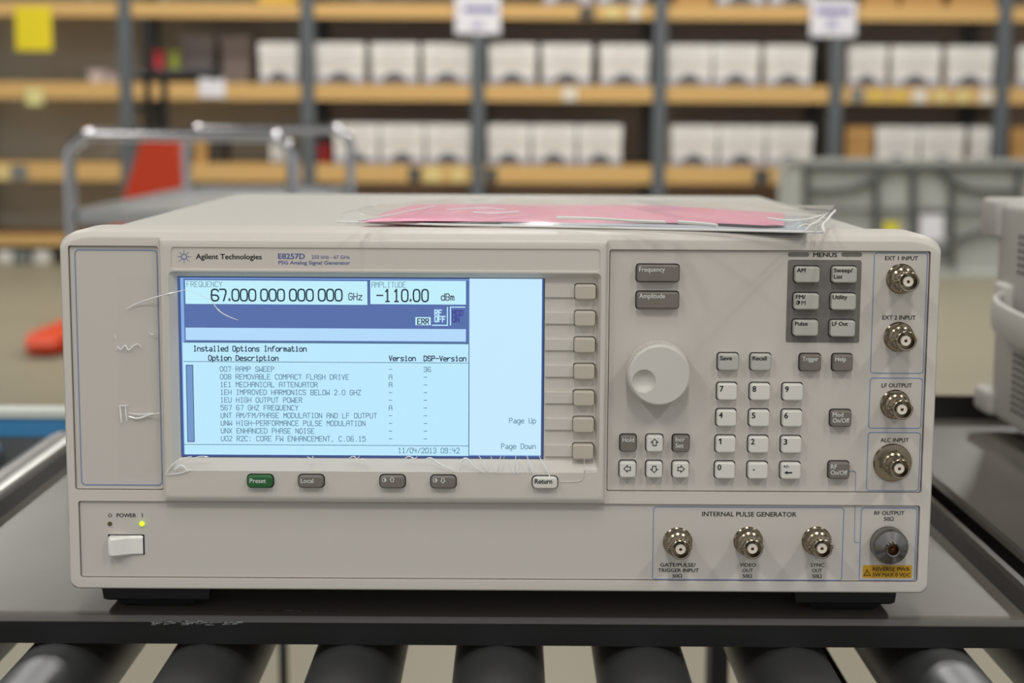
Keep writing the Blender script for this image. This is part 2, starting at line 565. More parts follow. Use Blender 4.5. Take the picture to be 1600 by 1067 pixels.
for x, col, lab in ((6, S(222, 220, 214), 'white packet on the floor under the rack, at the frame edge'), (33, S(120, 126, 124), 'grey packet on the floor between two white packets'),
                    (64, S(222, 220, 214), 'white packet on the floor under the rack, nearest the signal generator')):
    a, c = P(x - 13, 398, RY + .03), P(x + 13, 398, RY + .03); h = .085
    b = MB().bbox((a.x, RY + .03, .001), (c.x, RY + .33, h), .012)
    tag(b.build('packet', mat('packet_' + lab[:4], col, .6), None, ((a.x + c.x) / 2, RY + .03, 0)), lab, 'packet')

# papers hung on the shelf beams
m_paper = mat('white_paper', S(232, 230, 236), .7)
m_purple = mat('purple_ink', S(120, 108, 170), .7)
m_ysheet = mat('yellow_paper', S(232, 212, 30), .7)


def paper(name, l, t, r_, b_, m, label, cat, group=None, marks=(), y=RY + .009, curl=.006):
    x0, z0, x1, z1 = rect(l, t, r_, b_, y); b = MB(); n = 6
    L = []
    for k in range(n + 1):
        f = k / n; x = x0 + (x1 - x0) * f; yy = y - curl * math.sin(pi * f) * .5
        L.append([Vector((x, yy, z0)), Vector((x, yy - .002, z1)), Vector((x, yy - .0005 - .002, z1)), Vector((x, yy - .0005, z0))])
    b.loft(L)
    o = thing(name, ((x0 + x1) / 2, y, z0), label, cat, group)
    b.build('sheet', m, o)
    for (ml, mt, mr, mb, mm) in marks:
        R = rect(ml, mt, mr, mb, y - curl - .003)
        flat('printed_mark', R, y - curl * .5 - .003, mm, o)
    return o


m_lilac = mat('lilac_ink', S(186, 180, 206), .7)
paper('hanging_sign', 711, -8, 782, 53, m_paper, 'left white paper sign with purple print hung over the shelves', 'sign', None, ((725, 10, 775, 19, m_purple), (738, 34, 754, 46, m_lilac)), y=RY - .004)
paper('hanging_sign', 1266, 0, 1338, 57, m_paper, 'right white paper sign with purple print hung over the shelves', 'sign', None, ((1276, 13, 1330, 22, m_purple), (1292, 28, 1308, 46, m_lilac)), y=RY - .004)
paper('paper_sheet', 24, 10, 81, 79, m_ysheet, 'bright yellow paper sheet hung from the top shelf at left', 'paper', None, ())
paper('sticky_note', 40, 138, 67, 164, mat('pale_yellow_paper', S(224, 218, 150), .7), 'small pale yellow note stuck on the middle shelf under the yellow sheet', 'note')
paper('paper_sheet', 311, 122, 352, 152, m_paper, 'white paper taped to the middle shelf edge behind the cart', 'paper')
TC = {'y': S(222, 190, 90), 'w': S(228, 222, 208), 'c': S(226, 206, 140), 'g': S(120, 124, 122), 'd': S(74, 76, 74)}
TN = {'y': 'yellow', 'w': 'white', 'c': 'cream', 'g': 'grey', 'd': 'dark grey'}
tags_ = [(1340, 1, 'g', 20), (1369, 1, 'y', 20), (1405, 1, 'y', 20), (1437, 1, 'w', 22), (1470, 1, 'c', 18), (1505, 1, 'c', 20), (1541, 1, 'w', 20),
         (917, 0, 'd', 24), (957, 0, 'c', 24), (992, 0, 'w', 16), (648, 2, 'd', 20), (676, 2, 'c', 24), (716, 2, 'c', 18), (768, 2, 'd', 18), (1190, 2, 'd', 24),
         (3, 2, 'c', 22), (30, 2, 'g', 26), (890, 1, 'w', 22)]
seen = {}
for x, row, c, wd in tags_:
    t, b_ = ROWS[row]
    dy = (x - 800) * .0056
    m = mat('tag_' + c, TC[c], .7)
    bay = max(i for i in range(7) if UPX[i] < x)
    k = (row, bay); seen[k] = seen.get(k, 0) + 1
    paper('shelf_tag', x - wd / 2, t + 4 + dy, x + wd / 2, b_ - 1 + dy, m, f'{TN[c]} shelf tag, {["first", "second", "third", "fourth", "fifth", "sixth", "seventh"][seen[k] - 1]} from left on {SHELF[row]} shelf edge, {BAY[bay]}', 'tag', 'tags on the shelf edges', y=RY + .0135, curl=.002)

# ------------------------------------------------------------------ folding table against the rack
TY = 9.45
x0, z0, x1, z1 = rect(1216, 248, 1640, 420, TY); z0 = .0
m_tt = mat('table_plastic', S(176, 178, 172), .6, var=(30, .04), bump=(120, .3, .004))
m_tf = mat('table_frame_paint', S(92, 96, 94), .45, .3)
tb = thing('folding_table', ((x0 + x1) / 2, TY, 0), 'grey plastic folding table on its edge, underside with dark tube legs showing', 'table')
b = MB(); L = []
for yy, i in ((TY + .045, .006), (TY + .035, 0), (TY + .0, 0), (TY, .03), (TY + .022, .045)):
    L.append(lp(rr(x0 + i, z0 + i, x1 - i, z1 - i, .05, 5), yy))
b.loft(L).build('tabletop', m_tt, tb)


def tpx(*pts): return [P(a, c, TY - .005) for a, c in pts]


def bez(pts, n=6):
    """smooth a polyline (Chaikin)"""
    pts = [Vector(p) for p in pts]
    for _ in range(3):
        q = [pts[0]]
        for i in range(len(pts) - 1): q += [pts[i] * .75 + pts[i + 1] * .25, pts[i] * .25 + pts[i + 1] * .75]
        pts = q + [pts[-1]]
    return pts


for name, pts, r_ in (('frame_bar', ((1256, 260), (1615, 261)), .017), ('frame_bar', ((1260, 258), (1262, 416)), .021), ('frame_bar', ((1592, 262), (1590, 416)), .021),
                      ('frame_bar', ((1262, 327), (1590, 331)), .012), ('centre_post', ((1426, 262), (1428, 416)), .023),
                      ('support_post', ((1369, 284), (1368, 416)), .02), ('support_post', ((1486, 282), (1487, 416)), .02)):
    MB().tube(tpx(*pts), r_, 8).build(name, m_tf, tb)
for pts in (((1264, 297), (1300, 298), (1340, 293), (1372, 276), (1388, 262), (1430, 261)), ((1430, 261), (1464, 262), (1482, 280), (1510, 296), (1560, 299), (1592, 298)),
            ((1450, 416), (1472, 392), (1500, 370), (1540, 358), (1592, 356)), ((1264, 360), (1310, 362), (1350, 372), (1380, 392), (1400, 416))):
    MB().tube(bez(tpx(*pts)), .018, 8).build('folded_leg', m_tf, tb)
flat('sticker', rect(1381, 347, 1404, 365, TY - .01), TY - .008, mat('sticker_yellow', S(226, 214, 20), .6), tb)['label'] = 'yellow sticker'
flat('paper_label', rect(1437, 336, 1474, 376, TY - .01), TY - .008, m_paper, tb)['label'] = 'white paper label'

# ------------------------------------------------------------------ pallet truck
m_or = mat('orange_paint', S(214, 66, 22), .45)
m_blk = mat('black_steel', S(26, 26, 28), .5)
JY = 7.0
pj = thing('pallet_truck', (P(243, 300, JY).x, JY, 0), 'orange pallet truck with black upright handle posts behind the chrome cart', 'pallet truck')
q = [P(222, 221, JY), P(274, 221, JY), P(290, 330, JY), P(184, 330, JY)]
b = MB()
q = [(P(222, 220, JY).x, P(274, 220, JY).x, P(240, 218, JY).z), (P(219, 226, JY).x, P(276, 226, JY).x, P(240, 226, JY).z), (P(192, 310, JY).x, P(288, 310, JY).x, P(240, 310, JY).z), (P(182, 352, JY).x, P(294, 352, JY).x, P(240, 352, JY).z)]
b.loft([[Vector((a, JY, z)), Vector((c, JY, z)), Vector((c, JY + .16, z)), Vector((a, JY + .16, z))] for a, c, z in q]).build('hood', m_or, pj)
xa, xb, zz = q[-1]
MB().bbox((xa - .03, JY - .02, .06), (xb + .03, JY + .2, zz), .02).build('chassis', m_or, pj)
tip = G(62, 552, .02)
for dx in (0, .38):
    L = []
    a = Vector((tip.x + dx, tip.y, 0)); e = Vector(((xa + .02) + dx * .5, JY, 0)); d = (e - a).normalized(); n = Vector((-d.y, d.x, 0)) * -1
    for f, wd, zt, zb_ in ((0, .05, .055, .02), (.04, .075, .075, .03), (.14, .08, .085, .03), (1, .08, .085, .03)):
        p = a + (e - a) * f
        L.append([p + n * wd + Vector((0, 0, zb_)), p - n * wd + Vector((0, 0, zb_)), p - n * wd + Vector((0, 0, zt)), p + n * wd + Vector((0, 0, zt))])
    fk = MB().loft(L).build('fork', m_or, pj)
    p = a + (e - a) * .16
    MB().lathe((p.x - .03, p.y, .0365), [(.036, 0), (.036, .06)], 14, 0, 'x').build('wheel', m_blk, fk)
for x, t_, bt in ((228, 29, 225), (256, 112, 225)):
    a, c = P(x, t_, JY + .1), P(x + 1, bt, JY + .1)
    MB().bbox((a.x - .016, JY + .08, c.z), (a.x + .016, JY + .12, a.z), .006).build('handle_post', m_blk, pj)
a, c = P(214, 118, JY + .1), P(344, 119, JY + .1)
MB().tube([(a.x, JY + .1, a.z), (c.x - .1, JY + .1, a.z + .015), (c.x, JY + .1, a.z)], .022, 10).build('handle_bar', m_blk, pj)
MB().lathe((P(243, 400, JY).x - .05, JY + .13, .09), [(.09, 0), (.09, .1)], 18, 0, 'x').build('steer_wheel', m_blk, pj)

# ------------------------------------------------------------------ chrome cart
CY0, CY1 = 3.5, 5.04
cart = thing('service_cart', (P(285, 300, CY0).x + .1, (CY0 + CY1) / 2, 0), 'chrome framed service cart with silver deck behind the signal generator', 'cart')
m_deck = mat('cart_deck', S(186, 188, 190), .35, .6, var=(12, .05))
XL, XR = P(109, 260, CY0).x, P(457, 260, CY0).x
zt0 = P(285, 211, CY0).z
for y in (CY0, CY1):
    zt = zt0 + (0 if y == CY0 else .008); rb = .065
    pts = [(XL, y, .12), (XL, y, zt - rb)]
    pts += [(XL + rb - rb * math.cos(a), y, zt - rb + rb * math.sin(a)) for a in [pi / 2 * k / 6 for k in range(1, 7)]]
    pts += [(XR - rb + rb * math.sin(a), y, zt - rb + rb * math.cos(a)) for a in [pi / 2 * k / 6 for k in range(0, 7)]]
    pts += [(XR, y, .12)]
    MB().tube(pts, .0165, 14).build('push_handle', m_chrome, cart)
zd = P(118, 332, CY0).z
for z in (zd, .24):
    dk = MB().box((XL + .02, CY0 - .02, z - .03), (XR - .02, CY1 + .02, z - .012)).build('deck', m_deck, cart)
    b = MB().box((XL + .017, CY0 - .03, z - .022), (XR - .017, CY0 - .018, z + .008)).box((XL + .017, CY1 + .018, z - .022), (XR - .017, CY1 + .03, z + .008))
    b.box((XL + .012, CY0 - .03, z - .022), (XL + .024, CY1 + .03, z + .008)).box((XR - .024, CY0 - .03, z - .022), (XR - .012, CY1 + .03, z + .008))
    b.build('deck_rim', m_deck, dk)
for x in (XL, XR):
    for y in (CY0, CY1):
        o = MB().box((x - .016, y - .02, .06), (x - .012, y + .02, .13)).box((x + .012, y - .02, .06), (x + .016, y + .02, .13)).box((x - .016, y - .02, .12), (x + .016, y + .02, .135)).build('caster', m_chrome, cart)
        MB().lathe((x - .011, y, .055), [(.05, 0), (.0545, .004), (.0545, .018), (.05, .022)], 18, 0, 'x').build('wheel', m_foot, o)

# ------------------------------------------------------------------ roller conveyor
ZA = P(800, 1031, -.004).z                       # bottom of tray apron = top of rollers
RR_, SPX = .0245, .0762
conv = thing('roller_conveyor', (0, .25, 0), 'roller conveyor of galvanised rollers with a blue side rail under the trays', 'conveyor')
m_roller_shade = mat('shaded_roller_steel', S(140, 141, 143), .5, 1.0, bump=(60, .25, .001, (1, .05, 1)), var=(30, .25, (1, .1, 1)))  # darker copy of the galvanised steel, shade under the trays put into colour
m_rail = mat('blue_rail', S(66, 138, 192), .4)
m_railw = mat('pale_rail_cap', S(206, 212, 206), .5)
zr = P(20, 648, .66).z
for k in range(-6, 8):
    x = -.006 + k * SPX
    o = MB().lathe((x, .60, ZA - RR_), [(RR_ - .004, 0), (RR_, .003), (RR_, .747), (RR_ - .004, .75)], 28).build('roller', m_galv if k < -4 else m_roller_shade, conv)
    MB().lathe((x, .66, ZA - RR_), [(.006, 0), (.006, .87)], 6, 0).build('axle', m_steel, o)
MB().box((-3, .645, zr - .017), (3, .65, zr)).build('side_rail', m_rail, conv)
MB().box((-3, .646, zr - .12), (3, .65, zr - .0172)).build('side_channel', m_up, conv)
MB().box((-3, .643, zr), (3, .675, zr + .006)).build('rail_cap', m_railw, conv)
MB().box((-3, -.21, ZA - .12), (3, -.206, ZA - .052)).build('side_rail', m_rail, conv)
for x in (-1.2, P(1374, 1050, -.0).x + .0, 1.4):
    for y in (-.19, .63):
        MB().box((x - .008, y - .02, 0), (x + .008, y + .02, ZA - .06)).build('leg', m_blk, conv)
a = P(1374, 1048, 0)
MB().box((a.x - .007, -.2, ZA - .075), (a.x + .007, .64, ZA - .05)).build('cross_member', m_blk, conv)
a = G(444, 1048, .25)
MB().tube([(a.x, a.y, .0), (a.x - .002, a.y, ZA - .06)], .006, 8).build('drop_cable', m_blk, conv)

# ------------------------------------------------------------------ trays
m_tray = mat('dark_tray_enamel', S(92, 86, 79), .42, .0, .9, var=(9, .25), bump=(38, .12, .002))
m_lip = mat('tray_lip_enamel', S(30, 28, 27), .3, 0, .8, bump=(60, .1, .001))
m_apron_shade = mat('apron_shade_black', S(22, 21, 21), .45, .0, .4, var=(40, .2, (1, 1, 6)))  # near-black colour stands in for shade on the tray's front face


def tray(x0, x1, y0, y1, label):
    t = thing('work_tray', ((x0 + x1) / 2, (y0 + y1) / 2, ZA), label, 'tray')
    th = .002; lh = .013
    b = MB(); r = .005
    # pan with bent-down front and rear aprons: profile in YZ swept along X
    prof = [(y0, ZA), (y0, TZ - r), (y0 + r * .3, TZ - r * .3), (y0 + r, TZ), (y1 - r, TZ), (y1, TZ - r), (y1, ZA)]
    inn = [(y0 + th, ZA), (y0 + th, TZ - r), (y0 + th + r * .3, TZ - th - r * .3), (y0 + r + th, TZ - th), (y1 - r - th, TZ - th), (y1 - th, TZ - r), (y1 - th, ZA)]
    o = prof + inn[::-1]
    b.loft([[Vector((x, p[0], p[1])) for p in o] for x in (x0, x1)])
    b.build('pan', m_tray, t)
    MB().box((x0 + .0005, y0 - .0012, ZA), (x1 - .0005, y0 - .0001, TZ - .0046)).build('front_apron_shade', m_apron_shade, t)  # thin skin added over the pan's front, with the shade in its colour
    for s, xe in ((1, x0), (-1, x1)):
        q = [(xe, ZA), (xe, TZ + lh - .002), (xe + s * .002, TZ + lh), (xe + s * .006, TZ + lh), (xe + s * .008, TZ + lh - .002), (xe + s * .008, TZ - .001), (xe + s * .0065, TZ - .001), (xe + s * .0065, TZ + lh - .0035), (xe + s * .0015, TZ + lh - .0035), (xe + s * .0015, ZA)]
        MB().loft([[Vector((p[0], y, p[1])) for p in q] for y in (y0 + .002, y1)]).build('side_lip', m_lip, t)
    MB().box((x0 + .008, y1 - .006, TZ - .001), (x1 - .008, y1, TZ + .02)).build('rear_lip', m_lip, t)
    return t


YF = G(780, 961, TZ).y
tx1 = G(1598, 958, TZ).x + .008
tx0 = (G(0, 817, TZ).x + G(106, 721, TZ).x) / 2 - .008
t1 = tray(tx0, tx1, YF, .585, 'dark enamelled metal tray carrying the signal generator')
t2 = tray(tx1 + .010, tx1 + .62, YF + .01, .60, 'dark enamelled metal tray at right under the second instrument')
# worn paint along the front apron
m_scuff = mat('bare_scuff', S(150, 152, 150), .5, var=(300, .4))
sb = MB()
for k in range(70):
    u = random.random(); x = 232 + 140 * u if k < 50 else 425 + 110 * random.random()
    yv = 974 + random.uniform(-2.5, 3) if k < 50 else 958 + random.uniform(-1, 1.5)
    a = P(x, yv, YF - .0014); l, h = random.uniform(.001, .005), random.uniform(.0002, .0009)
    if k < 50: sb.add([(a.x, YF - .0013, a.z), (a.x + l, YF - .0013, a.z + h * .4), (a.x + l * .8, YF - .0013, a.z + h), (a.x + l * .1, YF - .0013, a.z + h * .8)], [[0, 1, 2, 3]])
    else:
        yy = YF + .004 + random.random() * .002
        sb.add([(a.x, yy, TZ + .0001), (a.x + l, yy, TZ + .0001), (a.x + l * .8, yy + .001, TZ + .0001), (a.x + .0005, yy + .0008, TZ + .0001)], [[0, 1, 2, 3]])
o = sb.build('paint_scuff', m_scuff, t1); o['kind'] = 'stuff'; o['label'] = 'bare worn flecks'

# ------------------------------------------------------------------ second instrument, right
m_inst = mat('instrument_beige', S(190, 186, 180), .55, bump=(900, .2, .0004))
m_inst2 = mat('instrument_pale', S(212, 209, 203), .5)
bx = PX(1540, 640, .384).x
IX, IY0, IY1 = .394, .03, .535
IZ0 = TZ + .014; IZ1 = P(1570, 316, IY1).z
inst = thing('bench_instrument', (IX + .2, .3, TZ), 'beige bench instrument with side strap and vents at the right edge', 'instrument')
MB().bbox((IX, IY0, IZ0), (IX + .41, IY1, IZ1), .006).build('cabinet', m_inst, inst)
MB().bbox((IX - .004, IY0 - .03, IZ0 - .004), (IX + .414, IY0 + .012, IZ1 + .004), .006).build('front_bezel', m_inst2, inst)
for z0_, z1_ in ((IZ0 + .001, IZ0 + .022), (IZ1 - .03, IZ1 + .003)):
    for xx in (IX - .006, IX + .37):
        MB().bbox((xx, IY1 - .012, z0_), (xx + .045, IY1 + .03, z1_), .005).build('rear_bumper', m_inst, inst)
for xx in (IX + .03, IX + .34):
    for yy in (IY0 + .04, IY1 - .1):
        MB().bbox((xx, yy, TZ), (xx + .04, yy + .05, IZ0 + .002), .004).build('foot', m_foot, inst)
zm = (IZ0 + IZ1) / 2 + .005
pts = bez([(IX + .002, IY1 - .035, zm + .004), (IX - .018, IY1 - .055, zm), (IX - .026, IY1 - .12, zm - .002), (IX - .026, (IY0 + IY1) / 2, zm - .004), (IX - .026, IY0 + .12, zm - .002), (IX - .018, IY0 + .07, zm), (IX + .002, IY0 + .05, zm + .004)])
L = []
for i, p in enumerate(pts):
    t = (pts[min(i + 1, len(pts) - 1)] - pts[max(i - 1, 0)]).normalized(); n = Vector((-t.y, t.x, 0)).normalized()
    L.append([p + n * (.0035 * math.copysign(abs(math.cos(a)) ** .6, math.cos(a))) + Vector((0, 0, .0125 * math.copysign(abs(math.sin(a)) ** .6, math.sin(a)))) for a in [2 * pi * k / 12 for k in range(12)]])
MB().loft(L).build('strap_handle', m_inst2, inst)
for yy in (IY1 - .05, IY0 + .03):
    MB().bbox((IX - .006, yy, zm - .012), (IX + .002, yy + .035, zm + .02), .003).build('strap_mount', m_inst2, inst)
vb = MB()
for zc0, zc1 in ((zm + .03, IZ1 - .018), (IZ0 + .014, zm - .026)):
    nz = int((zc1 - zc0) / .0055)
    for k in range(nz):
        for j in range(26):
            y = IY1 - .058 - j * .012; z = zc0 + k * .0055
            vb.add([(IX - .0002, y, z), (IX - .0002, y - .008, z), (IX - .0002, y - .008, z + .0026), (IX - .0002, y, z + .0026)], [[0, 1, 2, 3]])
o = vb.build('vent_slots', m_hole, inst); o['kind'] = 'stuff'; o['label'] = 'rows of dark vent slots'

# ------------------------------------------------------------------ SIGNAL GENERATOR
XC = (P(104, 560, .012).x + P(1459, 560, .012).x) / 2
HW = (P(1459, 560, .012).x - P(104, 560, .012).x) / 2
sg = thing('signal_generator', (XC, .23, TZ), 'grey rack-style signal generator with a lit blue screen, knob and keypad on the tray', 'signal generator')
# --- bezel outline (front view), elliptical upper corners, small lower corners
def bezel_outline(n=8):
    o = []
    for cx, cz, rx, rz, a0 in ((XC + HW - .0155, ZT - .0078, .0155, .0078, 0), (XC - HW + .0155, ZT - .0078, .0155, .0078, 90),
                               (XC - HW + .0045, ZB + .0045, .0045, .0045, 180), (XC + HW - .0045, ZB + .0045, .0045, .0045, 270)):
        for k in range(n + 1):
            a = math.radians(a0 + 90 * k / n); o.append((cx + rx * math.cos(a), cz + rz * math.sin(a)))
    return o


BO = bezel_outline(); ZM = (ZT + ZB) / 2; HH = (ZT - ZB) / 2


def bz(i, y):
    return [Vector((XC + (x - XC) * (HW - .32 * i) / HW, y, ZB + .32 * i + (z - ZB) * (2 * HH - .82 * i) / (2 * HH))) for x, z in BO]


R_left = rect(111.5, 384, 251, 766)
R_left = (R_left[0], P(190, 766).z, R_left[2], P(180, 384).z)
R_key = (P(950, 580).x, P(1190, 769.3).z, P(1447.5, 580).x, P(1200, 391).z)
R_low = (P(123.7, 845).x, P(780, 906.5).z, P(1436, 845).x, P(780, 786).z)
R_mod = (P(253.5, 580).x, P(600, 784.5).z, P(947.5, 580).x, P(600, 373).z)
YP = .0013                                     # depth of the inset panels
bm = bmesh.new()
prof = [(.042, .0012), (.040, 0), (.012, 0), (.0085, .0004), (.0055, .0013), (.0030, .0026), (.0012, .0044), (.0003, .0062), (0, .0080)]
loops = [[bm.verts.new(v) for v in bz(i, y)] for y, i in prof]
for a, c in zip(loops, loops[1:]):
    for k in range(len(a)):
        j = (k + 1) % len(a); bm.faces.new((a[k], a[j], c[j], c[k]))
bm.faces.new(loops[0])
holes = []
for R, rad in ((R_left, .0012), (R_key, .0012), (R_low, .0015)):
    o = rr(*R, rad, 4)
    f = [bm.verts.new((x, 0, z)) for x, z in o]; g = [bm.verts.new((x, YP + .001, z)) for x, z in o]
    for k in range(len(o)):
        j = (k + 1) % len(o); bm.faces.new((f[k], f[j], g[j], g[k]))
    holes.append(f)
mh = [bm.verts.new((x, 0, z)) for x, z in rr(R_mod[0] + .003, R_mod[1] + .003, R_mod[2] - .003, R_mod[3] - .006, .001, 4)]
fill(bm, [loops[-1]] + holes + [mh])
bmesh.ops.recalc_face_normals(bm, faces=bm.faces)
me = bpy.data.meshes.new('front_bezel'); bm.to_mesh(me); bm.free()
weighted(link('front_bezel', me, m_bezel, sg, angle=28))


def inset(name, R, rad, m):
    g = .00035; R = (R[0] + g, R[1] + g, R[2] - g, R[3] - g)
    return plate(name, R, YP, YP + .003, rad, .0003, m, sg)


inset('left_cover_panel', R_left, .001, m_panel)
keyp = inset('key_panel', R_key, .001, m_panel)
lowp = inset('lower_panel', R_low, .0012, m_panel)
a = rect(118, 390.5, 247.5, 759)
ring('printed_outline', (P(120.5, 575).x, P(190, 759).z, P(249, 575).x, P(180, 390).z), .00045, YP - .0001, .0022, m_blue, sg)

# --- cabinet, feet
CW = (P(1190, 305, .465).x - P(370, 305, .465).x) / 2
xcab = (P(1190, 305, .465).x + P(370, 305, .465).x) / 2
b = MB(); L = []
for y, i in ((.030, .0), (.462, .0), (.465, .003)):
    L.append(lp(rr(xcab - CW + i, ZB + .004 + i, xcab + CW - i, ZC - i, .003, 3), y))
b.loft(L).build('cabinet_cover', m_cover, sg)
plate('rear_panel', (xcab - CW + .006, ZB + .01, xcab + CW - .006, ZC - .008), .4655, .467, .002, .0005, m_panel, sg)
for i, (lx, rx) in enumerate(((160, 330), (1240, 1400))):
    x0, x1 = P(lx, 930, .03).x, P(rx, 930, .03).x
    for y in (.028, .40):
        b = MB()
        L = []
        for z, di in ((ZB + .006, 0), (ZB - .004, 0), (TZ + .0052, .001), (TZ + .0042, .003), (TZ + .0041, .008), (TZ + .001, .010), (TZ, .012)):
            L.append([Vector((x0 + di, y + di * .4, z)), Vector((x1 - di, y + di * .4, z)), Vector((x1 - di, y + .035 - di * .4, z)), Vector((x0 + di, y + .035 - di * .4, z))])
        b.loft(L).build('foot', m_foot, sg)

# --- display module (raised), with header recess and screen funnel
YM = -.0042
R_head = (P(269.5, 403).x, P(600, 421.5).z, P(937.5, 403).x, P(600, 386.5).z)
F_out = (P(266, 580, YM).x, P(600, 737, YM).z, P(938, 580, YM).x, P(600, 425.5, YM).z)
YS = .0004
F_in = (P(279.5, 580, YS).x, P(560, 717, YS).z, P(930, 580, YS).x, P(560, 433, YS).z)
R_scr = (P(279.5, 580, YS).x, P(560, 717, YS).z, P(850.5, 580, YS).x, P(560, 433, YS).z)
bm = bmesh.new()


def loopv(R, y, rad, n=4): return [bm.verts.new((x, y, z)) for x, z in rr(*R, rad, n)]


def strip(a, c):
    for k in range(len(a)):
        j = (k + 1) % len(a); bm.faces.new((a[k], a[j], c[j], c[k]))


def elist(a): return [bm.edges.get((a[k], a[(k + 1) % len(a)])) for k in range(len(a))]


def ins(R, l, b_, r_, t): return (R[0] + l, R[1] + b_, R[2] - r_, R[3] - t)


m0 = loopv(R_mod, .002, .001)
m1 = loopv(ins(R_mod, .0000, .0000, .0000, .0000), -.0008, .001)
m1b = loopv(ins(R_mod, .0004, .0006, .0004, .0004), YM + .0016, .001)
m2 = loopv(ins(R_mod, .0012, .0022, .0012, .0012), YM + .0004, .001)
m3 = loopv(ins(R_mod, .0022, .0040, .0022, .0026), YM, .001)
for a, c in ((m0, m1), (m1, m1b), (m1b, m2), (m2, m3)): strip(a, c)
h0 = loopv(R_head, YM, .0016); h1 = loopv(ins(R_head, .0004, .0004, .0004, .0004), YM + .0006, .0014)
strip(h0, h1)
f0 = loopv(F_out, YM, .0022); f1 = loopv(F_in, YS, .0008); strip(f0, f1)
s0 = loopv(ins(R_scr, 0, 0, 0, 0), YS, .0004); s1 = loopv(R_scr, YS + .004, .0004)
fill(bm, [m3, h0, f0])
bm.faces.new(h1)
strip(s0, s1)
# floor beside the screen that carries the softkeys
fl = [bm.verts.new((x, YS, z)) for x, z in ((R_scr[2], F_in[1]), (F_in[2], F_in[1]), (F_in[2], F_in[3]), (R_scr[2], F_in[3]))]
bm.faces.new(fl)
bmesh.ops.recalc_face_normals(bm, faces=bm.faces)
me = bpy.data.meshes.new('display_module'); bm.to_mesh(me); bm.free()
mod = weighted(link('display_module', me, m_bezel, sg, angle=28))

# --- screen
YL = YS + .0022


def E(name, r, g, b_, k=1.0): return mat(name, S(r, g, b_), emit=k)


e_lt = E('screen_pale_blue', 186, 232, 255, 1.0)
e_lt2 = E('screen_menu_blue', 196, 233, 255, 1.0)
e_box = E('screen_box_blue', 190, 238, 252, 1.0)
e_bar = E('screen_bar_blue', 176, 216, 252, 1.0)
e_band = E('screen_band_blue', 74, 102, 166)
e_navy = E('screen_border_navy', 48, 74, 140)
e_edge = E('screen_edge_black', 14, 18, 34)
e_ink = E('screen_ink', 18, 40, 62)
e_ink2 = E('screen_thin_ink', 62, 106, 128)
e_scroll = E('screen_scroll_blue', 108, 148, 204)
e_dim = E('screen_dim_blue', 50, 62, 140)
e_glow = E('screen_glow_blue', 128, 172, 226)
scr = MB().box((R_scr[0] - .001, YL + .0005, R_scr[1] - .001), (R_scr[2] + .001, YL + .003, R_scr[3] + .001)).build('screen', e_edge, sg)


def sr(l, t, r_, b_, m, lev, name='screen_field'):
    y = YL - .00006 * lev
    return flat(name, rect(l, t, r_, b_, y), y + .00003, m, scr, th=.00003)


sr(281, 434, 849, 714.5, e_navy, 1)
sr(284.5, 435.5, 846, 711, e_glow, 2)
sr(287, 536, 732, 711, e_lt, 3); sr(733.5, 435.5, 846, 711, e_lt2, 3)
sr(287.5, 436.5, 733, 536, e_band, 4)
sr(289.5, 438.5, 574, 475.5, e_box, 5); sr(578.5, 438.5, 728, 475.5, e_box, 5)
sr(290, 513, 728, 532.5, e_bar, 5)
for l, t, r_, b_ in ((574, 437.5, 575, 476), (577, 437.5, 578, 476), (732, 536, 733.3, 711), (287, 565.5, 732, 566.4), (287, 695, 732, 695.9), (287, 535, 732, 536.5)):
    sr(l, t, r_, b_, e_ink2 if t > 500 else e_navy, 6, 'screen_line')
sr(291.5, 570, 303, 690.5, e_ink, 5, 'scroll_bar'); sr(292.5, 571, 302, 689.5, e_scroll, 6, 'scroll_bar')
sr(649, 495.5, 673, 508, e_box, 5)
sr(675, 479.5, 700, 509, e_lt, 5); sr(675, 479.5, 698.3, 507.3, e_band, 6)
sr(703, 479, 727, 508.5, e_lt, 5); sr(704.8, 480.6, 727, 508.5, e_band, 6)
YI = YL - .0006


def L_(s, l, base, pitch, cap, m=e_ink2, th=.95, **k): return lcd(s, l, base, pitch, cap, YI, m, scr, th, **k)


L_('FREQUENCY', 292, 448, 6.3, 8.2, th=.75); L_('AMPLITUDE', 581, 449, 6.05, 8.2, th=.75)
L_('67', 330.5, 470, 13.4, 18, e_ink, 2.4, cw=11, smooth=2); L_('.', 354, 469, 8, 10, e_ink, 3.0, cw=9)
for x in (362.8, 407.6, 452.6, 497.6): L_('000', x, 470, 13.1, 18, e_ink, 2.3, cw=10.6, smooth=2)
L_('GHz', 545, 468.5, 7.6, 10.5, e_ink, 1.4, cw=5.4)
L_('-', 589, 471, 13, 19, e_ink, 2.2, cw=9); L_('11', 600.5, 471, 14, 18.6, e_ink, 2.4, cw=10)
L_('0', 627.6, 471, 13, 18.6, e_ink, 2.3, cw=9.8, smooth=2); L_('.', 637, 470, 8, 10, e_ink, 3, cw=9)
L_('00', 646, 471, 13.2, 18.6, e_ink, 2.3, cw=9.8, smooth=2)
L_('dBm', 689.5, 469, 7.3, 10, e_ink, 1.4, cw=5.2)
L_('ERR', 652.5, 506.3, 6.4, 8.3, e_ink, 1.6, cw=4.4)
L_('RF', 679.4, 492.6, 6.2, 8.2, e_lt, 1.9, cw=4.2); L_('OFF', 679.4, 502.6, 6.0, 8.2, e_lt, 1.9, cw=4.2)
L_('MOD', 707, 493, 6, 8.2, e_dim, 1.8, cw=4.2); L_('ON', 707, 503, 6, 8.2, e_dim, 1.8, cw=4.2)
L_('Installed Options Information', 302.5, 548.5, 6.13, 8.0, e_ink, 1.5, cw=4.4)
L_('Option Description', 326, 563, 6.13, 7.6, e_ink, 1.5, cw=4.4)
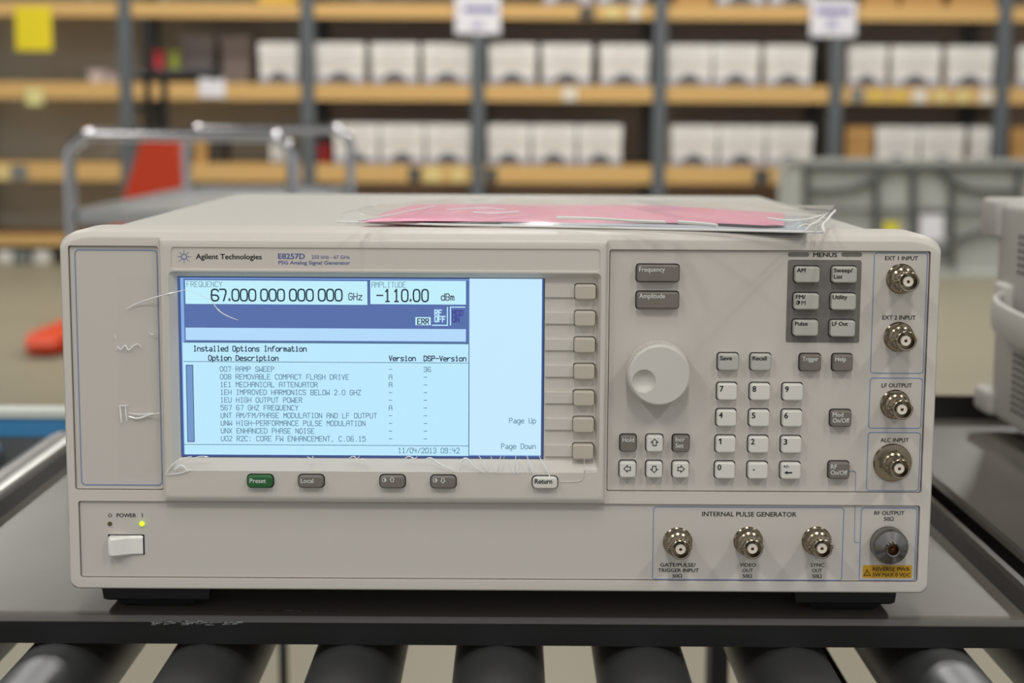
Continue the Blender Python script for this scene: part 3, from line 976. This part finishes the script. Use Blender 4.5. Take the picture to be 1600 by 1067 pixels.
L_('Version', 608, 563.6, 6.13, 7.8, e_ink, 1.5, cw=4.4); L_('DSP-Version', 662.5, 563.9, 6.13, 7.8, e_ink, 1.5, cw=4.4)
opts = ['007 RAMP SWEEP', '008 REMOVABLE COMPACT FLASH DRIVE', '1E1 MECHANICAL ATTENUATOR', '1EH IMPROVED HARMONICS BELOW 2.0 GHZ', '1EU HIGH OUTPUT POWER', '567 67 GHZ FREQUENCY',
        'UNT AM/FM/PHASE MODULATION AND LF OUTPUT', 'UNW HIGH-PERFORMANCE PULSE MODULATION', 'UNX ENHANCED PHASE NOISE', 'U02 R2C: CORE FW ENHANCEMENT, C.06.15']
ver = '-AA--A----'
for i, s in enumerate(opts):
    y = 580.3 + i * 12.06
    L_(s, 344 + i * .2, y, 6.13, 7.6)
    L_(ver[i], 608, y + .4, 6.13, 7.4); L_('36' if i == 0 else '-', 662.5, y + .6, 6.13, 7.4)
L_('11/04/2013 09:42', 622.5, 707.8, 6.05, 8)
L_('Page Up', 796, 661, 6.1, 7.8); L_('Page Down', 783.5, 701, 6.1, 7.8)

# --- header print
YH = YM + .0006 - .0001
b = MB(); c = P(287.5, 401, YH); px = P(288.5, 401, YH).x - c.x
for k in range(8):
    a = pi / 4 * k
    for r_, d in ((4.2, 1.35), (7.6, .95), (10.6, .6)):
        q = Vector((c.x + math.cos(a) * r_ * px, YH, c.z + math.sin(a) * r_ * px))
        b.add([q + Vector((math.cos(2 * pi * j / 8) * d * px, 0, math.sin(2 * pi * j / 8) * d * px)) for j in range(8)], [list(range(8))])
b.build('starburst_emblem', m_blue2, mod, angle=0)
text('Agilent Technologies', 306, 409, 396.4, 404.8, YH, m_black, mod, .022)
text('E8257D', 434.5, 476.5, 395.8, 404.4, YH, m_blue2, mod, .03)
text('250 kHz - 67 GHz', 487, 546.5, 398.6, 404.2, YH, m_blue2, mod, .004)
text('PSG Analog Signal Generator', 435, 547, 407.3, 413, YH, m_blue2, mod, .02)

# --- keys


def key(l, t, r_, b_, m, base, front, words=(), wm=None, rad=.0014, name='key', gap=.0005, bev=.0009):
    """key whose dark gap fills the pixel box; words: (text, l, r, top, base)"""
    x0, z0, x1, z1 = rect(l, t, r_, b_, base)
    flat('key_well', (x0, z0, x1, z1), base, m_gap, sg, rad + .0003, .0001)
    g = gap
    k = plate(name, (x0 + g, z0 + g, x1 - g, z1 - g), front, base + .0001, rad, bev, m, sg)
    for wd in words:
        text(wd[0], wd[1], wd[2], wd[3], wd[4], front - .0001, wm, k, wd[5] if len(wd) > 5 else .012)
    return k


FR = YP - .0042
kd = dict(base=YP, front=FR)
key(993, 411.5, 1062, 441, m_dark, words=(('Frequency', 998.5, 1039, 416.8, 424.3),), wm=m_white, **kd)
key(992.5, 453.8, 1061.2, 482.8, m_dark, words=(('Amplitude', 998.5, 1039, 458.3, 465.8),), wm=m_white, **kd)
# menu block print
flat('menu_field', (P(1229.2, 470, YP).x, P(1285, 535.3, YP).z, P(1344.4, 470, YP).x, P(1288, 406, YP).z), YP, m_menu, sg, .0012)
for l, r_ in ((1231, 1264.3), (1314.5, 1347)):
    flat('menu_tab', rect(l, 394.2, r_, 401.2, YP), YP, m_menu, sg, .001)
text('MENUS', 1270.5, 1308, 394.5, 401.4, YP - .0001, m_black, keyp, .03)
for l, t, r_, b_, ws in ((1238.8, 414.2, 1280.4, 442.2, (('AM', 1245, 1258.6, 418.6, 425.2, .03),)),
                         (1296.8, 414.2, 1338.4, 442.6, (('Sweep/', 1302.8, 1332.5, 418.8, 425.4, .03), ('List', 1302.8, 1316.4, 428.6, 435.2, .03))),
                         (1237.5, 455.8, 1279.2, 484.2, (('FM/', 1243.4, 1258.8, 460.2, 466.8, .03), ('\u03a6M', 1243.4, 1258.5, 469.6, 476.2, .008))),
                         (1295.2, 456.2, 1336.8, 484.8, (('Utility', 1300.8, 1324, 460.6, 467.2, .03),)),
                         (1236.2, 497.4, 1278, 525.2, (('Pulse', 1242, 1262, 502, 508.6, .03),)),
                         (1293.6, 498, 1335.6, 526.4, (('LF Out', 1300, 1324.6, 502.2, 508.8, .03),))):
    key(l, t, r_, b_, m_mid, words=ws, wm=m_black, **kd)
key(1119.4, 549.8, 1154.2, 579, m_mid, words=(('Save', 1125, 1144, 556, 562.6, .03),), wm=m_black, **kd)
key(1170.2, 550.2, 1204.8, 579.2, m_mid, words=(('Recall', 1175.8, 1198, 556.2, 562.8, .03),), wm=m_black, **kd)
key(1247.2, 551, 1282.6, 579.8, m_dark, words=(('Trigger', 1253.6, 1278.6, 557, 564),), wm=m_white, **kd)
key(1298.2, 551.2, 1332, 580, m_dark, words=(('Help', 1305, 1322, 557.2, 564.2),), wm=m_white, **kd)
key(1294.8, 638.3, 1329.8, 666.4, m_dark, words=(('Mod', 1301, 1317.6, 643.8, 651), ('On/Off', 1301, 1327, 653, 660.2)), wm=m_white, **kd)
key(1292.2, 718.8, 1326.8, 747.4, m_dark, words=(('RF', 1298, 1307.6, 725.4, 732.6), ('On/Off', 1298, 1324, 734.6, 741.8)), wm=m_white, **kd)
rows = [(596, 625, 0), (637.2, 665.8, -1.2), (678.3, 706.7, -2.4), (718.8, 747.2, -3.5)]
cols = [(1118.3, 1152), (1169.3, 1203.2), (1220.3, 1254.4)]
dig = ['789', '456', '123', '0. ']
for r_i, (t, b_, dx) in enumerate(rows):
    for c_i, (l, r_) in enumerate(cols):
        ch = dig[r_i][c_i]; l2, r2 = l + dx, r_ + dx
        t2, b2 = t + c_i * .35, b_ + c_i * .35
        ws = ()
        if ch == '1': ws = ()
        elif ch.isdigit(): ws = ((ch, l2 + 6.2, l2 + 12.2, t2 + 6.5, t2 + 15.5, .03),)
        elif ch == '.': ws = ((ch, l2 + 11, l2 + 13.2, t2 + 1, t2 + 15.8, .03),)
        else: ws = (('+/-', l2 + 7, l2 + 16.5, t2 + 6, t2 + 12, .02),)
        k = key(l2, t2, r2, b2, m_light, words=ws, wm=m_black, **kd)
        if ch == '1':
            y = FR - .0001
            mk('lettering', [P(l2 + a, t2 + c, y) for a, c in ((7, 8.6), (9.4, 6.6), (11.2, 6.6), (11.2, 15.6), (9.2, 15.6), (9.2, 9.2), (7, 10.4))], [list(range(7))], m_black, k, angle=0)
        if ch == ' ':
            y = FR - .0001; q = [P(l2 + a, t2 + c, y) for a, c in ((8.5, 19), (13.5, 16), (13.5, 17.9), (21, 17.9), (21, 20.2), (13.5, 20.2), (13.5, 22))]
            mk('printed_arrow', q, [list(range(7))], m_black, k, angle=0)


def arrow_key(l, t, r_, b_, ang):
    k = key(l, t, r_, b_, m_light, words=(), **kd)
    y = FR - .0001; c = P((l + r_) / 2 + .6, (t + b_) / 2 + .6, y); u = P(l + 1, t, y).x - P(l, t, y).x
    o = [(0, 6.8), (6.8, 0), (3.4, 0), (3.4, -5), (-3.4, -5), (-3.4, 0), (-6.8, 0)]; i_ = [(0, 5), (3.8, 1.3), (2.1, 1.3), (2.1, -3.6), (-2.1, -3.6), (-2.1, 1.3), (-3.8, 1.3)]
    ca, sa = math.cos(ang), math.sin(ang)
    f = lambda p: Vector((c.x + (p[0] * ca - p[1] * sa) * u, y, c.z + (p[0] * sa + p[1] * ca) * u))
    b = MB().loft([[f(p) for p in o], [f(p) for p in i_]], False, False)
    b.build('printed_arrow', m_black, k, angle=0)


key(967.2, 677, 995, 705.2, m_dark, words=(('Hold', 972.6, 990.8, 683.4, 690.4),), wm=m_white, **kd)
key(1049.2, 677.4, 1077.8, 705.8, m_dark, words=(('Incr', 1055.4, 1069.8, 682.6, 689.6), ('Set', 1055.4, 1068, 692.4, 699.4)), wm=m_white, **kd)
arrow_key(1007.8, 677, 1036.6, 705.4, 0); arrow_key(966, 717.8, 994.4, 745.6, pi / 2); arrow_key(1007.6, 718, 1035.6, 745.8, pi); arrow_key(1048.6, 718.2, 1077, 746, -pi / 2)

# keys under the screen (on the raised module)
mdk = dict(base=YM, front=YM - .003)
key(385.6, 739.8, 428.6, 762, m_green, words=(('Preset', 390, 415.6, 747.2, 754.4),), wm=m_white, rad=.002, **mdk)
key(465.4, 739.9, 507.8, 762, m_dark, words=(('Local', 470, 489.6, 747.2, 754.4),), wm=m_white, rad=.002, **mdk)


def contrast(l, t, r_, b_, down):
    k = key(l, t, r_, b_, m_dark, rad=.002, **mdk)
    y = YM - .0031; c = P(l + 8, t + 9.6, y); u = P(l + 1, t, y).x - P(l, t, y).x; b = MB()
    n = 16; q = [Vector((math.cos(2 * pi * i / n), 0, math.sin(2 * pi * i / n))) for i in range(n)]
    C3 = Vector((c.x, y, c.z))
    b.loft([[C3 + v * 3.6 * u for v in q], [C3 + v * 2.8 * u for v in q]], False, False)
    h = [C3 + Vector((math.sin(pi * i / 8), 0, math.cos(pi * i / 8))) * 3.2 * u for i in range(9)]
    b.add(h, [list(range(9))])
    c2 = P(l + 20, t + 9.6, y); s = -1 if down else 1
    o = [(0, 5), (4.6, .4), (2.4, .4), (2.4, -3.6), (-2.4, -3.6), (-2.4, .4), (-4.6, .4)]; i_ = [(0, 3.6), (2.4, 1.2), (1.5, 1.2), (1.5, -2.7), (-1.5, -2.7), (-1.5, 1.2), (-2.4, 1.2)]
    f = lambda p: Vector((c2.x + p[0] * u, y, c2.z + s * p[1] * u))
    b.loft([[f(p) for p in o], [f(p) for p in i_]], False, False)
    b.build('printed_symbol', m_white, k, angle=0)


contrast(592.6, 740.2, 634.4, 762.6, False); contrast(672, 740.8, 713.8, 763, True)
key(830.6, 742.2, 872.4, 763.4, m_light, words=(('Return', 835.4, 862.8, 747.8, 755.6, .03),), wm=m_black, rad=.002, **mdk)
# tooled groove that runs from the return key up toward the softkeys
MB().tube(bez([P(876, 753, YM), P(900, 753, YM), P(911, 750, YM), P(913.5, 735, YM)]), .0003, 6).build('tooled_line', m_bezel, mod)
# softkeys with their ribs
for i in range(7):
    t = 442.4 + i * 41.4; dx = -i * .62
    key(896.8 + dx, t, 931.8 + dx, t + 26, m_softkey, base=YS, front=YS - .0042, rad=.0014, gap=.0004)
    R = rect(851.5, t + 3.6, 897.5 + dx, t + 22, YS)
    plate('softkey_rib', R, YS - .0011, YS + .0005, .0002, .0003, m_bezel, sg)

# --- knob
kc = P(1027.2, 581, YP); kb = Vector((kc.x, YP, kc.z))
uu = P(1001, 581, YP).x - P(1000, 581, YP).x
n = 160; b = MB(); R0, R1 = 50 * uu, 47.6 * uu
L = []
for t, base_r, depth in ((0, R0 - .0008, 0), (.0008, R0, 0), (.0016, R0 - .0001, .00042), (.0098, R1 + .0002, .00042), (.0106, R1 + .0002, 0), (.0114, R1 - .0002, 0), (.0119, R1 - .001, 0)):
    l = []
    for k in range(n):
        a = 2 * pi * k / n; r_ = base_r - (depth if k % 2 else 0)
        l.append(Vector((kb.x + r_ * math.cos(a), YP - t, kb.z + r_ * math.sin(a))))
    L.append(l)
bm = bmesh.new()
vl = [[bm.verts.new(p) for p in l] for l in L]
for a, c in zip(vl, vl[1:]):
    for k in range(n): bm.faces.new((a[k], a[(k + 1) % n], c[(k + 1) % n], c[k]))
yf = YP - .0119
dc = P(1006.4, 595.6, yf); rd = 18.6 * uu * (1 - .0119 / .8)
dl = []
for f, d in ((1, 0), (.97, .0003), (.85, .0013), (.65, .0023), (.4, .0029), (.15, .0031)):
    dl.append([bm.verts.new((dc.x + rd * f * math.cos(2 * pi * k / 32), yf + d, dc.z + rd * f * math.sin(2 * pi * k / 32))) for k in range(32)])
for a, c in zip(dl, dl[1:]):
    for k in range(32): bm.faces.new((a[k], a[(k + 1) % 32], c[(k + 1) % 32], c[k]))
bm.faces.new(dl[-1])
fill(bm, [vl[-1], dl[0]])
bmesh.ops.recalc_face_normals(bm, faces=bm.faces)
me = bpy.data.meshes.new('tuning_knob'); bm.to_mesh(me); bm.free()
weighted(link('tuning_knob', me, m_knob, sg, angle=32))

# --- printed frames and words around the connectors
pl = YP - .0001


def pframe(l0, r0, l1, r1, t, b_):
    ym = (t + b_) / 2
    ring('printed_outline', (P((l0 + l1) / 2, ym, YP).x, P((l0 + r0) / 2, b_, YP).z, P((r0 + r1) / 2, ym, YP).x, P((l0 + r0) / 2, t, YP).z), .0004, YP, .0016, m_blue, sg)


pframe(1365.7, 1450, 1359.4, 1442.8, 394.6, 583.6); pframe(1359.2, 1442.4, 1356.2, 1439, 590, 669.6); pframe(1356.2, 1439, 1352.6, 1435.5, 675, 767)
pframe(1021.5, 1319.4, 1017.8, 1315.4, 791.9, 906.3); pframe(1345.5, 1433.3, 1341.4, 1429.6, 793, 906.9)
for s, l, r_, t, b_ in (('EXT 1 INPUT', 1382.8, 1434.4, 400, 406.4), ('EXT 2 INPUT', 1378.6, 1430.8, 492.6, 499.2), ('LF OUTPUT', 1377.4, 1425, 598.6, 605.2), ('ALC INPUT', 1375.6, 1420, 684, 690.6)):
    text(s, l, r_, t, b_, pl, m_black, keyp, .018)
for s, l, r_, t, b_ in (('INTERNAL PULSE GENERATOR', 1097, 1244.3, 799.4, 806.8), ('GATE/PULSE/', 1031.5, 1087, 879.3, 885.2), ('TRIGGER INPUT', 1028, 1092, 887.8, 893.7), ('50\u03a9', 1050.6, 1065.8, 896.6, 902.4),
                        ('VIDEO', 1155.8, 1181, 879.5, 885.4), ('OUT', 1160, 1176.4, 888, 893.9), ('50\u03a9', 1160.2, 1175, 896.8, 902.6), ('SYNC', 1266.2, 1288, 879.6, 885.5), ('OUT', 1268.6, 1284.4, 888.2, 894.1), ('50\u03a9', 1269, 1283.8, 897, 902.8),
                        ('RF OUTPUT', 1366, 1413, 798.2, 804.4), ('50\u03a9', 1381, 1396.4, 807.4, 813.6), ('POWER', 182.2, 212.8, 801.9, 808)):
    text(s, l, r_, t, b_, pl, m_black, lowp, .018)
def line(pts, wd, parent):
    b = MB()
    for (a, c), (d, e) in zip(pts, pts[1:]):
        p, q = P(a, c, pl), P(d, e, pl)
        v = (q - p).normalized(); nn = Vector((-v.z, 0, v.x)) * wd / 2
        b.add([p - nn - v * wd / 2, q - nn + v * wd / 2, q + nn + v * wd / 2, p + nn - v * wd / 2], [[0, 1, 2, 3]])
    return b.build('printed_line', m_blue, parent, angle=0)


line([(1327.5, 736.5), (1335, 736.5), (1337, 738.5), (1336.6, 768.5)], .0003, keyp)
line([(1336.2, 788), (1335, 845), (1336.5, 847.5), (1342.5, 847.5)], .0003, lowp)
# power print
b = MB(); c = P(172, 805.2, pl); u = uu
pts = [(math.cos(math.radians(a)) * 2.6, math.sin(math.radians(a)) * 2.6) for a in range(125, 416, 24)]
for p, q in list(zip(pts, pts[1:])) + [((0, .2), (0, 3.6))]:
    d = Vector((q[0] - p[0], 0, q[1] - p[1])).normalized(); nn = Vector((-d.z, 0, d.x)) * .45
    b.add([Vector((c.x, pl, c.z)) + (Vector((x, 0, z)) + nn * s) * u for (x, z), s in ((p, -1), (q, -1), (q, 1), (p, 1))], [[0, 1, 2, 3]])
q = rect(221.8, 801.6, 222.9, 808.2, pl); b.add([(q[0], pl, q[1]), (q[2], pl, q[1]), (q[2], pl, q[3]), (q[0], pl, q[3])], [[0, 1, 2, 3]])
b.build('power_symbol', m_black, lowp, angle=0)
# caution label
lab = flat('caution_label', rect(1347.8, 883, 1424.8, 903.2, YP), YP, m_yellow, sg, .0006, .0001)
lab['label'] = 'yellow caution label'
yl = YP - .0002
m_ink = mat('brown_black_ink', S(60, 46, 14), .6)
text('REVERSE PWR', 1363.6, 1421.8, 886, 892, yl, m_ink, lab, .02); text('5W MAX 0 VDC', 1363.2, 1422.6, 894.8, 900.8, yl, m_ink, lab, .02)
T = lambda l: [P(a, c, yl) for a, c in l]
b = MB().loft([T([(1354.8, 888.6), (1361, 899.6), (1348.8, 899.6)]), T([(1354.8, 891), (1358.9, 898.4), (1350.9, 898.4)])], False, False)
b.add(T([(1354.4, 892.6), (1355.3, 892.6), (1355.2, 896.4), (1354.5, 896.4)]), [[0, 1, 2, 3]]).add(T([(1354.4, 897), (1355.3, 897), (1355.3, 897.8), (1354.4, 897.8)]), [[0, 1, 2, 3]])
b.build('warning_triangle', m_ink, lab, angle=0)

# --- LEDs and rocker
c = P(171.8, 818, YP)
o = MB().lathe((c.x, YP + .0004, c.z), [(.0011, 0), (.0011, .0008), (.0008, .0013), (.0003, .0015)], 14).build('standby_lamp', mat('unlit_lamp', S(84, 78, 34), .3), sg); o['label'] = 'unlit olive lamp'
c = P(222, 818, YP)
o = MB().lathe((c.x, YP + .0004, c.z), [(.0012, 0), (.0012, .0010), (.0009, .0018), (.0003, .0021)], 14).build('power_lamp', E('lit_green_lamp', 205, 250, 30, 1.5), sg); o['label'] = 'lit yellow-green lamp'
R = rect(169.4, 834.8, 226, 866.6, YP)
flat('switch_well', R, YP, m_gap, sg, .0002, .0001)
x0, z0, x1, z1 = R; x0 += .0011; x1 -= .0007; z0 += .0002; z1 -= .0005
b = MB(); L = []
ns = 12
for k in range(ns + 1):
    f = k / ns; x = x0 + (x1 - x0) * f
    yy = YP - .0005 - .0046 * (.5 + .5 * math.cos(pi * min(1, f * 1.25))) - .0007     # left side stands out
    if f < .06: yy += .0012
    if f > .96: yy += .0004
    L.append([Vector((x, YP + .0002, z0)), Vector((x, yy + .0008, z0)), Vector((x, yy, z0 + .0008)), Vector((x, yy, z1 - .0012)), Vector((x, yy + .0010, z1)), Vector((x, YP + .0002, z1))])
b.loft(L).build('power_rocker', m_rocker, sg)

# --- BNC connectors
VPX = (800, 189)


def base_of(fx, fy, k): return (VPX[0] + (fx - VPX[0]) / (1 + k), VPX[1] + (fy - VPX[1]) / (1 + k))


def bnc(fx, fy, big=False, nutrot=.3):
    bxx, byy = base_of(fx, fy, .0205); c = P(bxx, byy, YP); c = Vector((c.x, YP, c.z))
    rw = .0096 if big else .0074
    o = MB().lathe(c, [(rw, 0), (rw, .0006), (rw - .0006, .0012), (.0055, .0013)] if not big else [(rw, 0), (rw, .0008), (rw - .0005, .0014), (.0055, .0016)], 32).build('connector', m_nickel, sg)
    MB().lathe(c, [(.0066, .001), (.0069, .0014), (.0069, .0034), (.0064, .0040), (.005, .0041)], 6, nutrot).build('nut', m_nickel, o)
    # hollow shell
    MB().lathe(c, [(.0058, .003), (.0058, .0052), (.0049, .0058), (.0049, .0080), (.0047, .0084), (.0047, .0150), (.0049, .0156), (.0049, .0164), (.0046, .0166), (.0041, .0164), (.0041, .0090), (.0, .0090)], 28, cap0=False, cap1=False).build('shell', m_nickel, o)
    MB().lathe(c, [(.0026, .0085), (.0026, .0150), (.0024, .0153), (.0008, .0153), (.0008, .0135), (.0, .0135)], 20, cap0=False, cap1=False).build('insulator', m_teflon, o)
    MB().lathe(c, [(.0008, .012), (.0008, .0152), (.0005, .0154)], 10).build('contact', m_pin, o)
    for s in (-1, 1):
        MB().lathe((c.x + s * .0044, YP - .0118, c.z), [(.001, 0), (.001, .0016 * s)], 10, 0, 'x').build('bayonet_lug', m_nickel, o)
    return o


for fx, fy, big in ((1420.2, 440.4, False), (1416.4, 533, False), (1410.6, 640.6, False), (1406.4, 733.2, True), (1064, 859.6, False), (1176.6, 858.6, False), (1285.4, 858.2, False)):
    bnc(fx, fy, big, random.uniform(0, 1))
# --- microwave output
c = P(1386.6, 849, YP); c = Vector((c.x, YP, c.z))
n = 72; b = MB(); L = []
for t, r_, d in ((0, .0086, 0), (.0006, .0090, 0), (.0010, .0090, .0003), (.0060, .0090, .0003), (.0064, .0090, 0), (.0074, .0088, 0), (.0079, .0085, 0)):
    L.append([Vector((c.x + (r_ - (d if k % 2 else 0)) * math.cos(2 * pi * k / n), YP - t, c.z + (r_ - (d if k % 2 else 0)) * math.sin(2 * pi * k / n))) for k in range(n)])
rf = MB().loft(L).build('output_connector', m_steel, sg)
rf['label'] = 'knurled steel output connector'
MB().lathe(c, [(.0084, .0079), (.0082, .0083), (.0036, .0104), (.0036, .0126), (.0033, .0130), (.0028, .0128), (.0026, .0090), (0, .0090)], 40, cap0=False, cap1=False).build('cone_face', m_steel, rf)
MB().lathe(c, [(.0025, .0085), (.0025, .0098), (.0010, .0100), (.0008, .0115), (.0003, .0117)], 20).build('contact', m_pin, rf)

# --- protective film over the screen with creases
m_film = film_mat('clear_film', .55, .08, milky=.012)
b = MB(); nx, ny = 60, 26; vv = []; 
for j in range(ny + 1):
    for i in range(nx + 1):
        fx = 184 + (926 - 184) * i / nx; fy = 428 + (742 + 5 * math.sin(i * .7) - 428) * j / ny
        base = YM - .0003 if fx > 256 else (YP - .0006 if fx < 244 else (YP - .0006) + (YM - .0003 - YP + .0006) * (fx - 244) / 12)
        yy = base - (.0006 * (math.sin(i * 1.9 + j * .3) ** 2) * (j / ny) ** 3 + .00015 * math.sin(i * .5 + j * .4) ** 2)
        if 890 < fx and fy > 430: yy -= .0006
        p = P(fx, fy, yy); vv.append(p)
ff = [[j * (nx + 1) + i, j * (nx + 1) + i + 1, (j + 1) * (nx + 1) + i + 1, (j + 1) * (nx + 1) + i] for j in range(ny) for i in range(nx)]
me = bpy.data.meshes.new('protective_film'); me.from_pydata([tuple(p) for p in vv], [], ff)
film = link('protective_film', me, m_film, sg, angle=80); film['label'] = 'clear creased protective film'
m_crease_glint = mat('film_crease_glint', (.95, .95, .95, 1), .18, 0, 1.0, coat=1.0)  # white base colour paints lamp glints along the creases
cre = [([(197, 483), (215, 473), (250, 462), (272, 457), (292, 452)], 1.0), ([(292, 452), (332, 470)], .3), ([(331, 470), (337, 480), (346, 489), (360, 496), (372, 500)], .9),
       ([(181, 547), (184, 540), (188, 548), (196, 537), (200, 549), (208, 540), (216, 536), (222, 544)], .9), ([(233, 520), (240, 524), (244, 516)], .8), ([(179, 523), (181, 530)], .6),
       ([(187, 633), (190, 660)], 1.3), ([(196, 634), (198, 658)], 1.0), ([(200, 650), (215, 655), (232, 648), (250, 645)], 1.3), ([(200, 645), (220, 648), (240, 645)], .8), ([(186, 634), (200, 633)], .8),
       ([(258, 742), (264, 732), (276, 720), (290, 715), (300, 713)], 1.0), ([(272, 735), (280, 727), (287, 728), (294, 737)], 1.4), ([(260, 741), (280, 740), (300, 733)], .7), ([(296, 720), (312, 712), (326, 714)], .7),
       ([(480, 713), (486, 718), (490, 712)], .9), ([(545, 716), (553, 712), (558, 718), (562, 712)], .8), ([(562, 720), (568, 716), (577, 727)], 1.0),
       ([(632, 716), (640, 712), (648, 718), (652, 713)], .9), ([(664, 722), (667, 715), (676, 716), (684, 724), (700, 731), (710, 734)], 1.1), ([(718, 734), (720, 722), (726, 715), (732, 718), (738, 727), (756, 738)], 1.3),
       ([(748, 712), (756, 724), (763, 739)], 1.0), ([(767, 713), (771, 726), (771, 739)], .8), ([(783, 712), (779, 726), (776, 739)], .8), ([(788, 712), (784, 736)], .5), ([(806, 712), (803, 740)], 1.0),
       ([(812, 716), (809, 730), (810, 741)], .7), ([(818, 724), (824, 740)], .5), ([(823, 711), (828, 726), (834, 742)], 1.1), ([(842, 712), (852, 730), (861, 748)], 1.0), ([(913, 716), (913, 732), (935, 732)], .5),
       ([(915, 731), (924, 731.5), (934, 732)], .6)]
for pts, wd in cre:
    q = []
    for a, c in pts:
        base = YM - .0009 if a > 256 else (YP - .0012 if a < 244 else YM * .6 - .001)
        q.append(P(a, c, base))
    q = bez(q) if len(q) > 2 else [q[0], (q[0] + q[1]) / 2, q[1]]
    nq = len(q); r_ = [uu * wd * 1.05 * (.25 + .75 * math.sin(pi * (i + .3) / (nq - .4))) for i in range(nq)]
    MB().tube(q, r_, 6).build('crease_glint', m_crease_glint, film)

# ------------------------------------------------------------------ plastic bag with a pink sheet on top of the generator
zb = ZC
m_pink = mat('pink_paper', S(250, 168, 198), .5, var=(20, .05))
m_pale = mat('pale_blue_card', S(196, 206, 216), .5)


def sheet(name, front, back, h, m, th, wave, label, cat, n=40, ny=10):
    def along(pl, f):
        d = [0]
        for a, c in zip(pl, pl[1:]): d.append(d[-1] + abs(c[0] - a[0]) + 1e-6)
        f *= d[-1]
        for i in range(len(pl) - 1):
            if f <= d[i + 1] + 1e-9:
                k = (f - d[i]) / (d[i + 1] - d[i]); return (pl[i][0] + (pl[i + 1][0] - pl[i][0]) * k, pl[i][1] + (pl[i + 1][1] - pl[i][1]) * k)
        return pl[-1]
    up, dn = [], []
    for j in range(ny + 1):
        for i in range(n + 1):
            a = G(*along(front, i / n), zb + h); c = G(*along(back, i / n), zb + h)
            p = a.lerp(c, j / ny); z = zb + h + wave(i / n, j / ny)
            up.append(Vector((p.x, p.y, z))); dn.append(Vector((p.x, p.y, z - th)))
    N = len(up); W = n + 1; f = []
    for j in range(ny):
        for i in range(n):
            q = [j * W + i, j * W + i + 1, (j + 1) * W + i + 1, (j + 1) * W + i]
            f.append(q); f.append([N + k for k in q[::-1]])
    bd = [i for i in range(W)] + [j * W + n for j in range(1, ny + 1)] + [ny * W + i for i in range(n - 1, -1, -1)] + [j * W for j in range(ny - 1, 0, -1)]
    for k in range(len(bd)):
        a, c = bd[k], bd[(k + 1) % len(bd)]; f.append([a, N + a, N + c, c])
    o = mk(name, up + dn, f, m, None, (sum(v.x for v in up) / N, sum(v.y for v in up) / N, zb), 60)
    return tag(o, label, cat)


sheet('paper_card', [(782, 350), (1000, 354), (1262, 361)], [(800, 322), (1000, 326), (1250, 336)], .0042, m_pale, .0004, lambda u, v: .0003 * math.sin(u * 5), 'pale blue card under the pink sheet inside the clear bag', 'card')
sheet('pink_sheet', [(566, 346), (700, 346.5), (790, 346), (850, 345.5), (1000, 347), (1100, 349), (1190, 353), (1226, 352)], [(648, 321), (700, 318.5), (800, 318), (900, 320), (1050, 323), (1225, 331)], .0052, m_pink, .0003,
      lambda u, v: .0006 * math.sin(u * 9 + v * 2) + .0014 * v * (1 - v) * 2, 'bright pink sheet inside the clear bag on top of the signal generator', 'paper')
m_bag = film_mat('clear_bag', .45, .12, milky=.10)
bag = thing('plastic_bag', (G(900, 345, zb).x, G(900, 340, zb).y, zb), 'clear crinkled plastic bag holding paper on top of the signal generator', 'bag')
fr = [(527, 346.5), (700, 351), (900, 354.5), (1100, 359), (1286, 363)]; bk = [(590, 331), (690, 316), (900, 316), (1120, 322), (1305, 329)]


def wav(u, v):
    e = .0015 * math.sin(u * 31 + v * 7) * math.sin(v * 9 + u * 5)
    k = .0012 * math.sin(u * 90 + v * 40) * max(0, (u - .85) / .15) + .001 * math.sin(u * 60) * max(0, .1 - u) * 10
    return .0068 + .0012 * math.sin(pi * v) + e * .6 + k


n, ny = 110, 30; vv = []
def along2(pl, f):
    f *= len(pl) - 1; i = min(int(f), len(pl) - 2); k = f - i
    return (pl[i][0] + (pl[i + 1][0] - pl[i][0]) * k, pl[i][1] + (pl[i + 1][1] - pl[i][1]) * k)


for j in range(ny + 1):
    for i in range(n + 1):
        u, v = i / n, j / ny
        p = G(*along2(fr, u), zb + .004).lerp(G(*along2(bk, u), zb + .004), v)
        z = wav(u, v)
        if v < .08: z = .004 + (z - .004) * v / .08
        vv.append(Vector((p.x, p.y, zb + max(z, .0035 if .05 < u < .95 else .002))))
ff = [[j * (n + 1) + i, j * (n + 1) + i + 1, (j + 1) * (n + 1) + i + 1, (j + 1) * (n + 1) + i] for j in range(ny) for i in range(n)]
me = bpy.data.meshes.new('bag_film'); me.from_pydata([tuple(p) for p in vv], [], ff)
link('bag_film', me, m_bag, bag, angle=80)
m_seal = film_mat('bag_seal', 1.2, .2, milky=.85)
MB().tube([G(a, c, zb + .004) for a, c in [along2(fr, k / 20) for k in range(21)]], .0006, 6).build('front_seal', m_seal, bag)
# crumpled end of the bag
for pts, r_ in (([(1288, 362), (1284, 352), (1292, 345), (1298, 336), (1305, 329)], .0007), ([(1258, 360), (1268, 350), (1280, 344), (1292, 334)], .0004), ([(1246, 357), (1256, 350), (1268, 352), (1282, 346)], .0004),
                ([(1200, 341), (1230, 345), (1262, 343), (1290, 335)], .0006), ([(680, 322), (640, 330), (600, 338), (560, 345)], .0005), ([(700, 328), (730, 326), (760, 325), (790, 328)], .0005), ([(740, 332), (770, 334), (810, 331)], .0006),
                ([(870, 340), (930, 341), (980, 345), (1040, 347)], .0008), ([(1060, 347), (1090, 349), (1120, 352)], .0009)):
    q = bez([G(a, c, zb + .0085) for a, c in pts])
    MB().tube(q, r_, 6).build('crinkle', m_seal, bag)
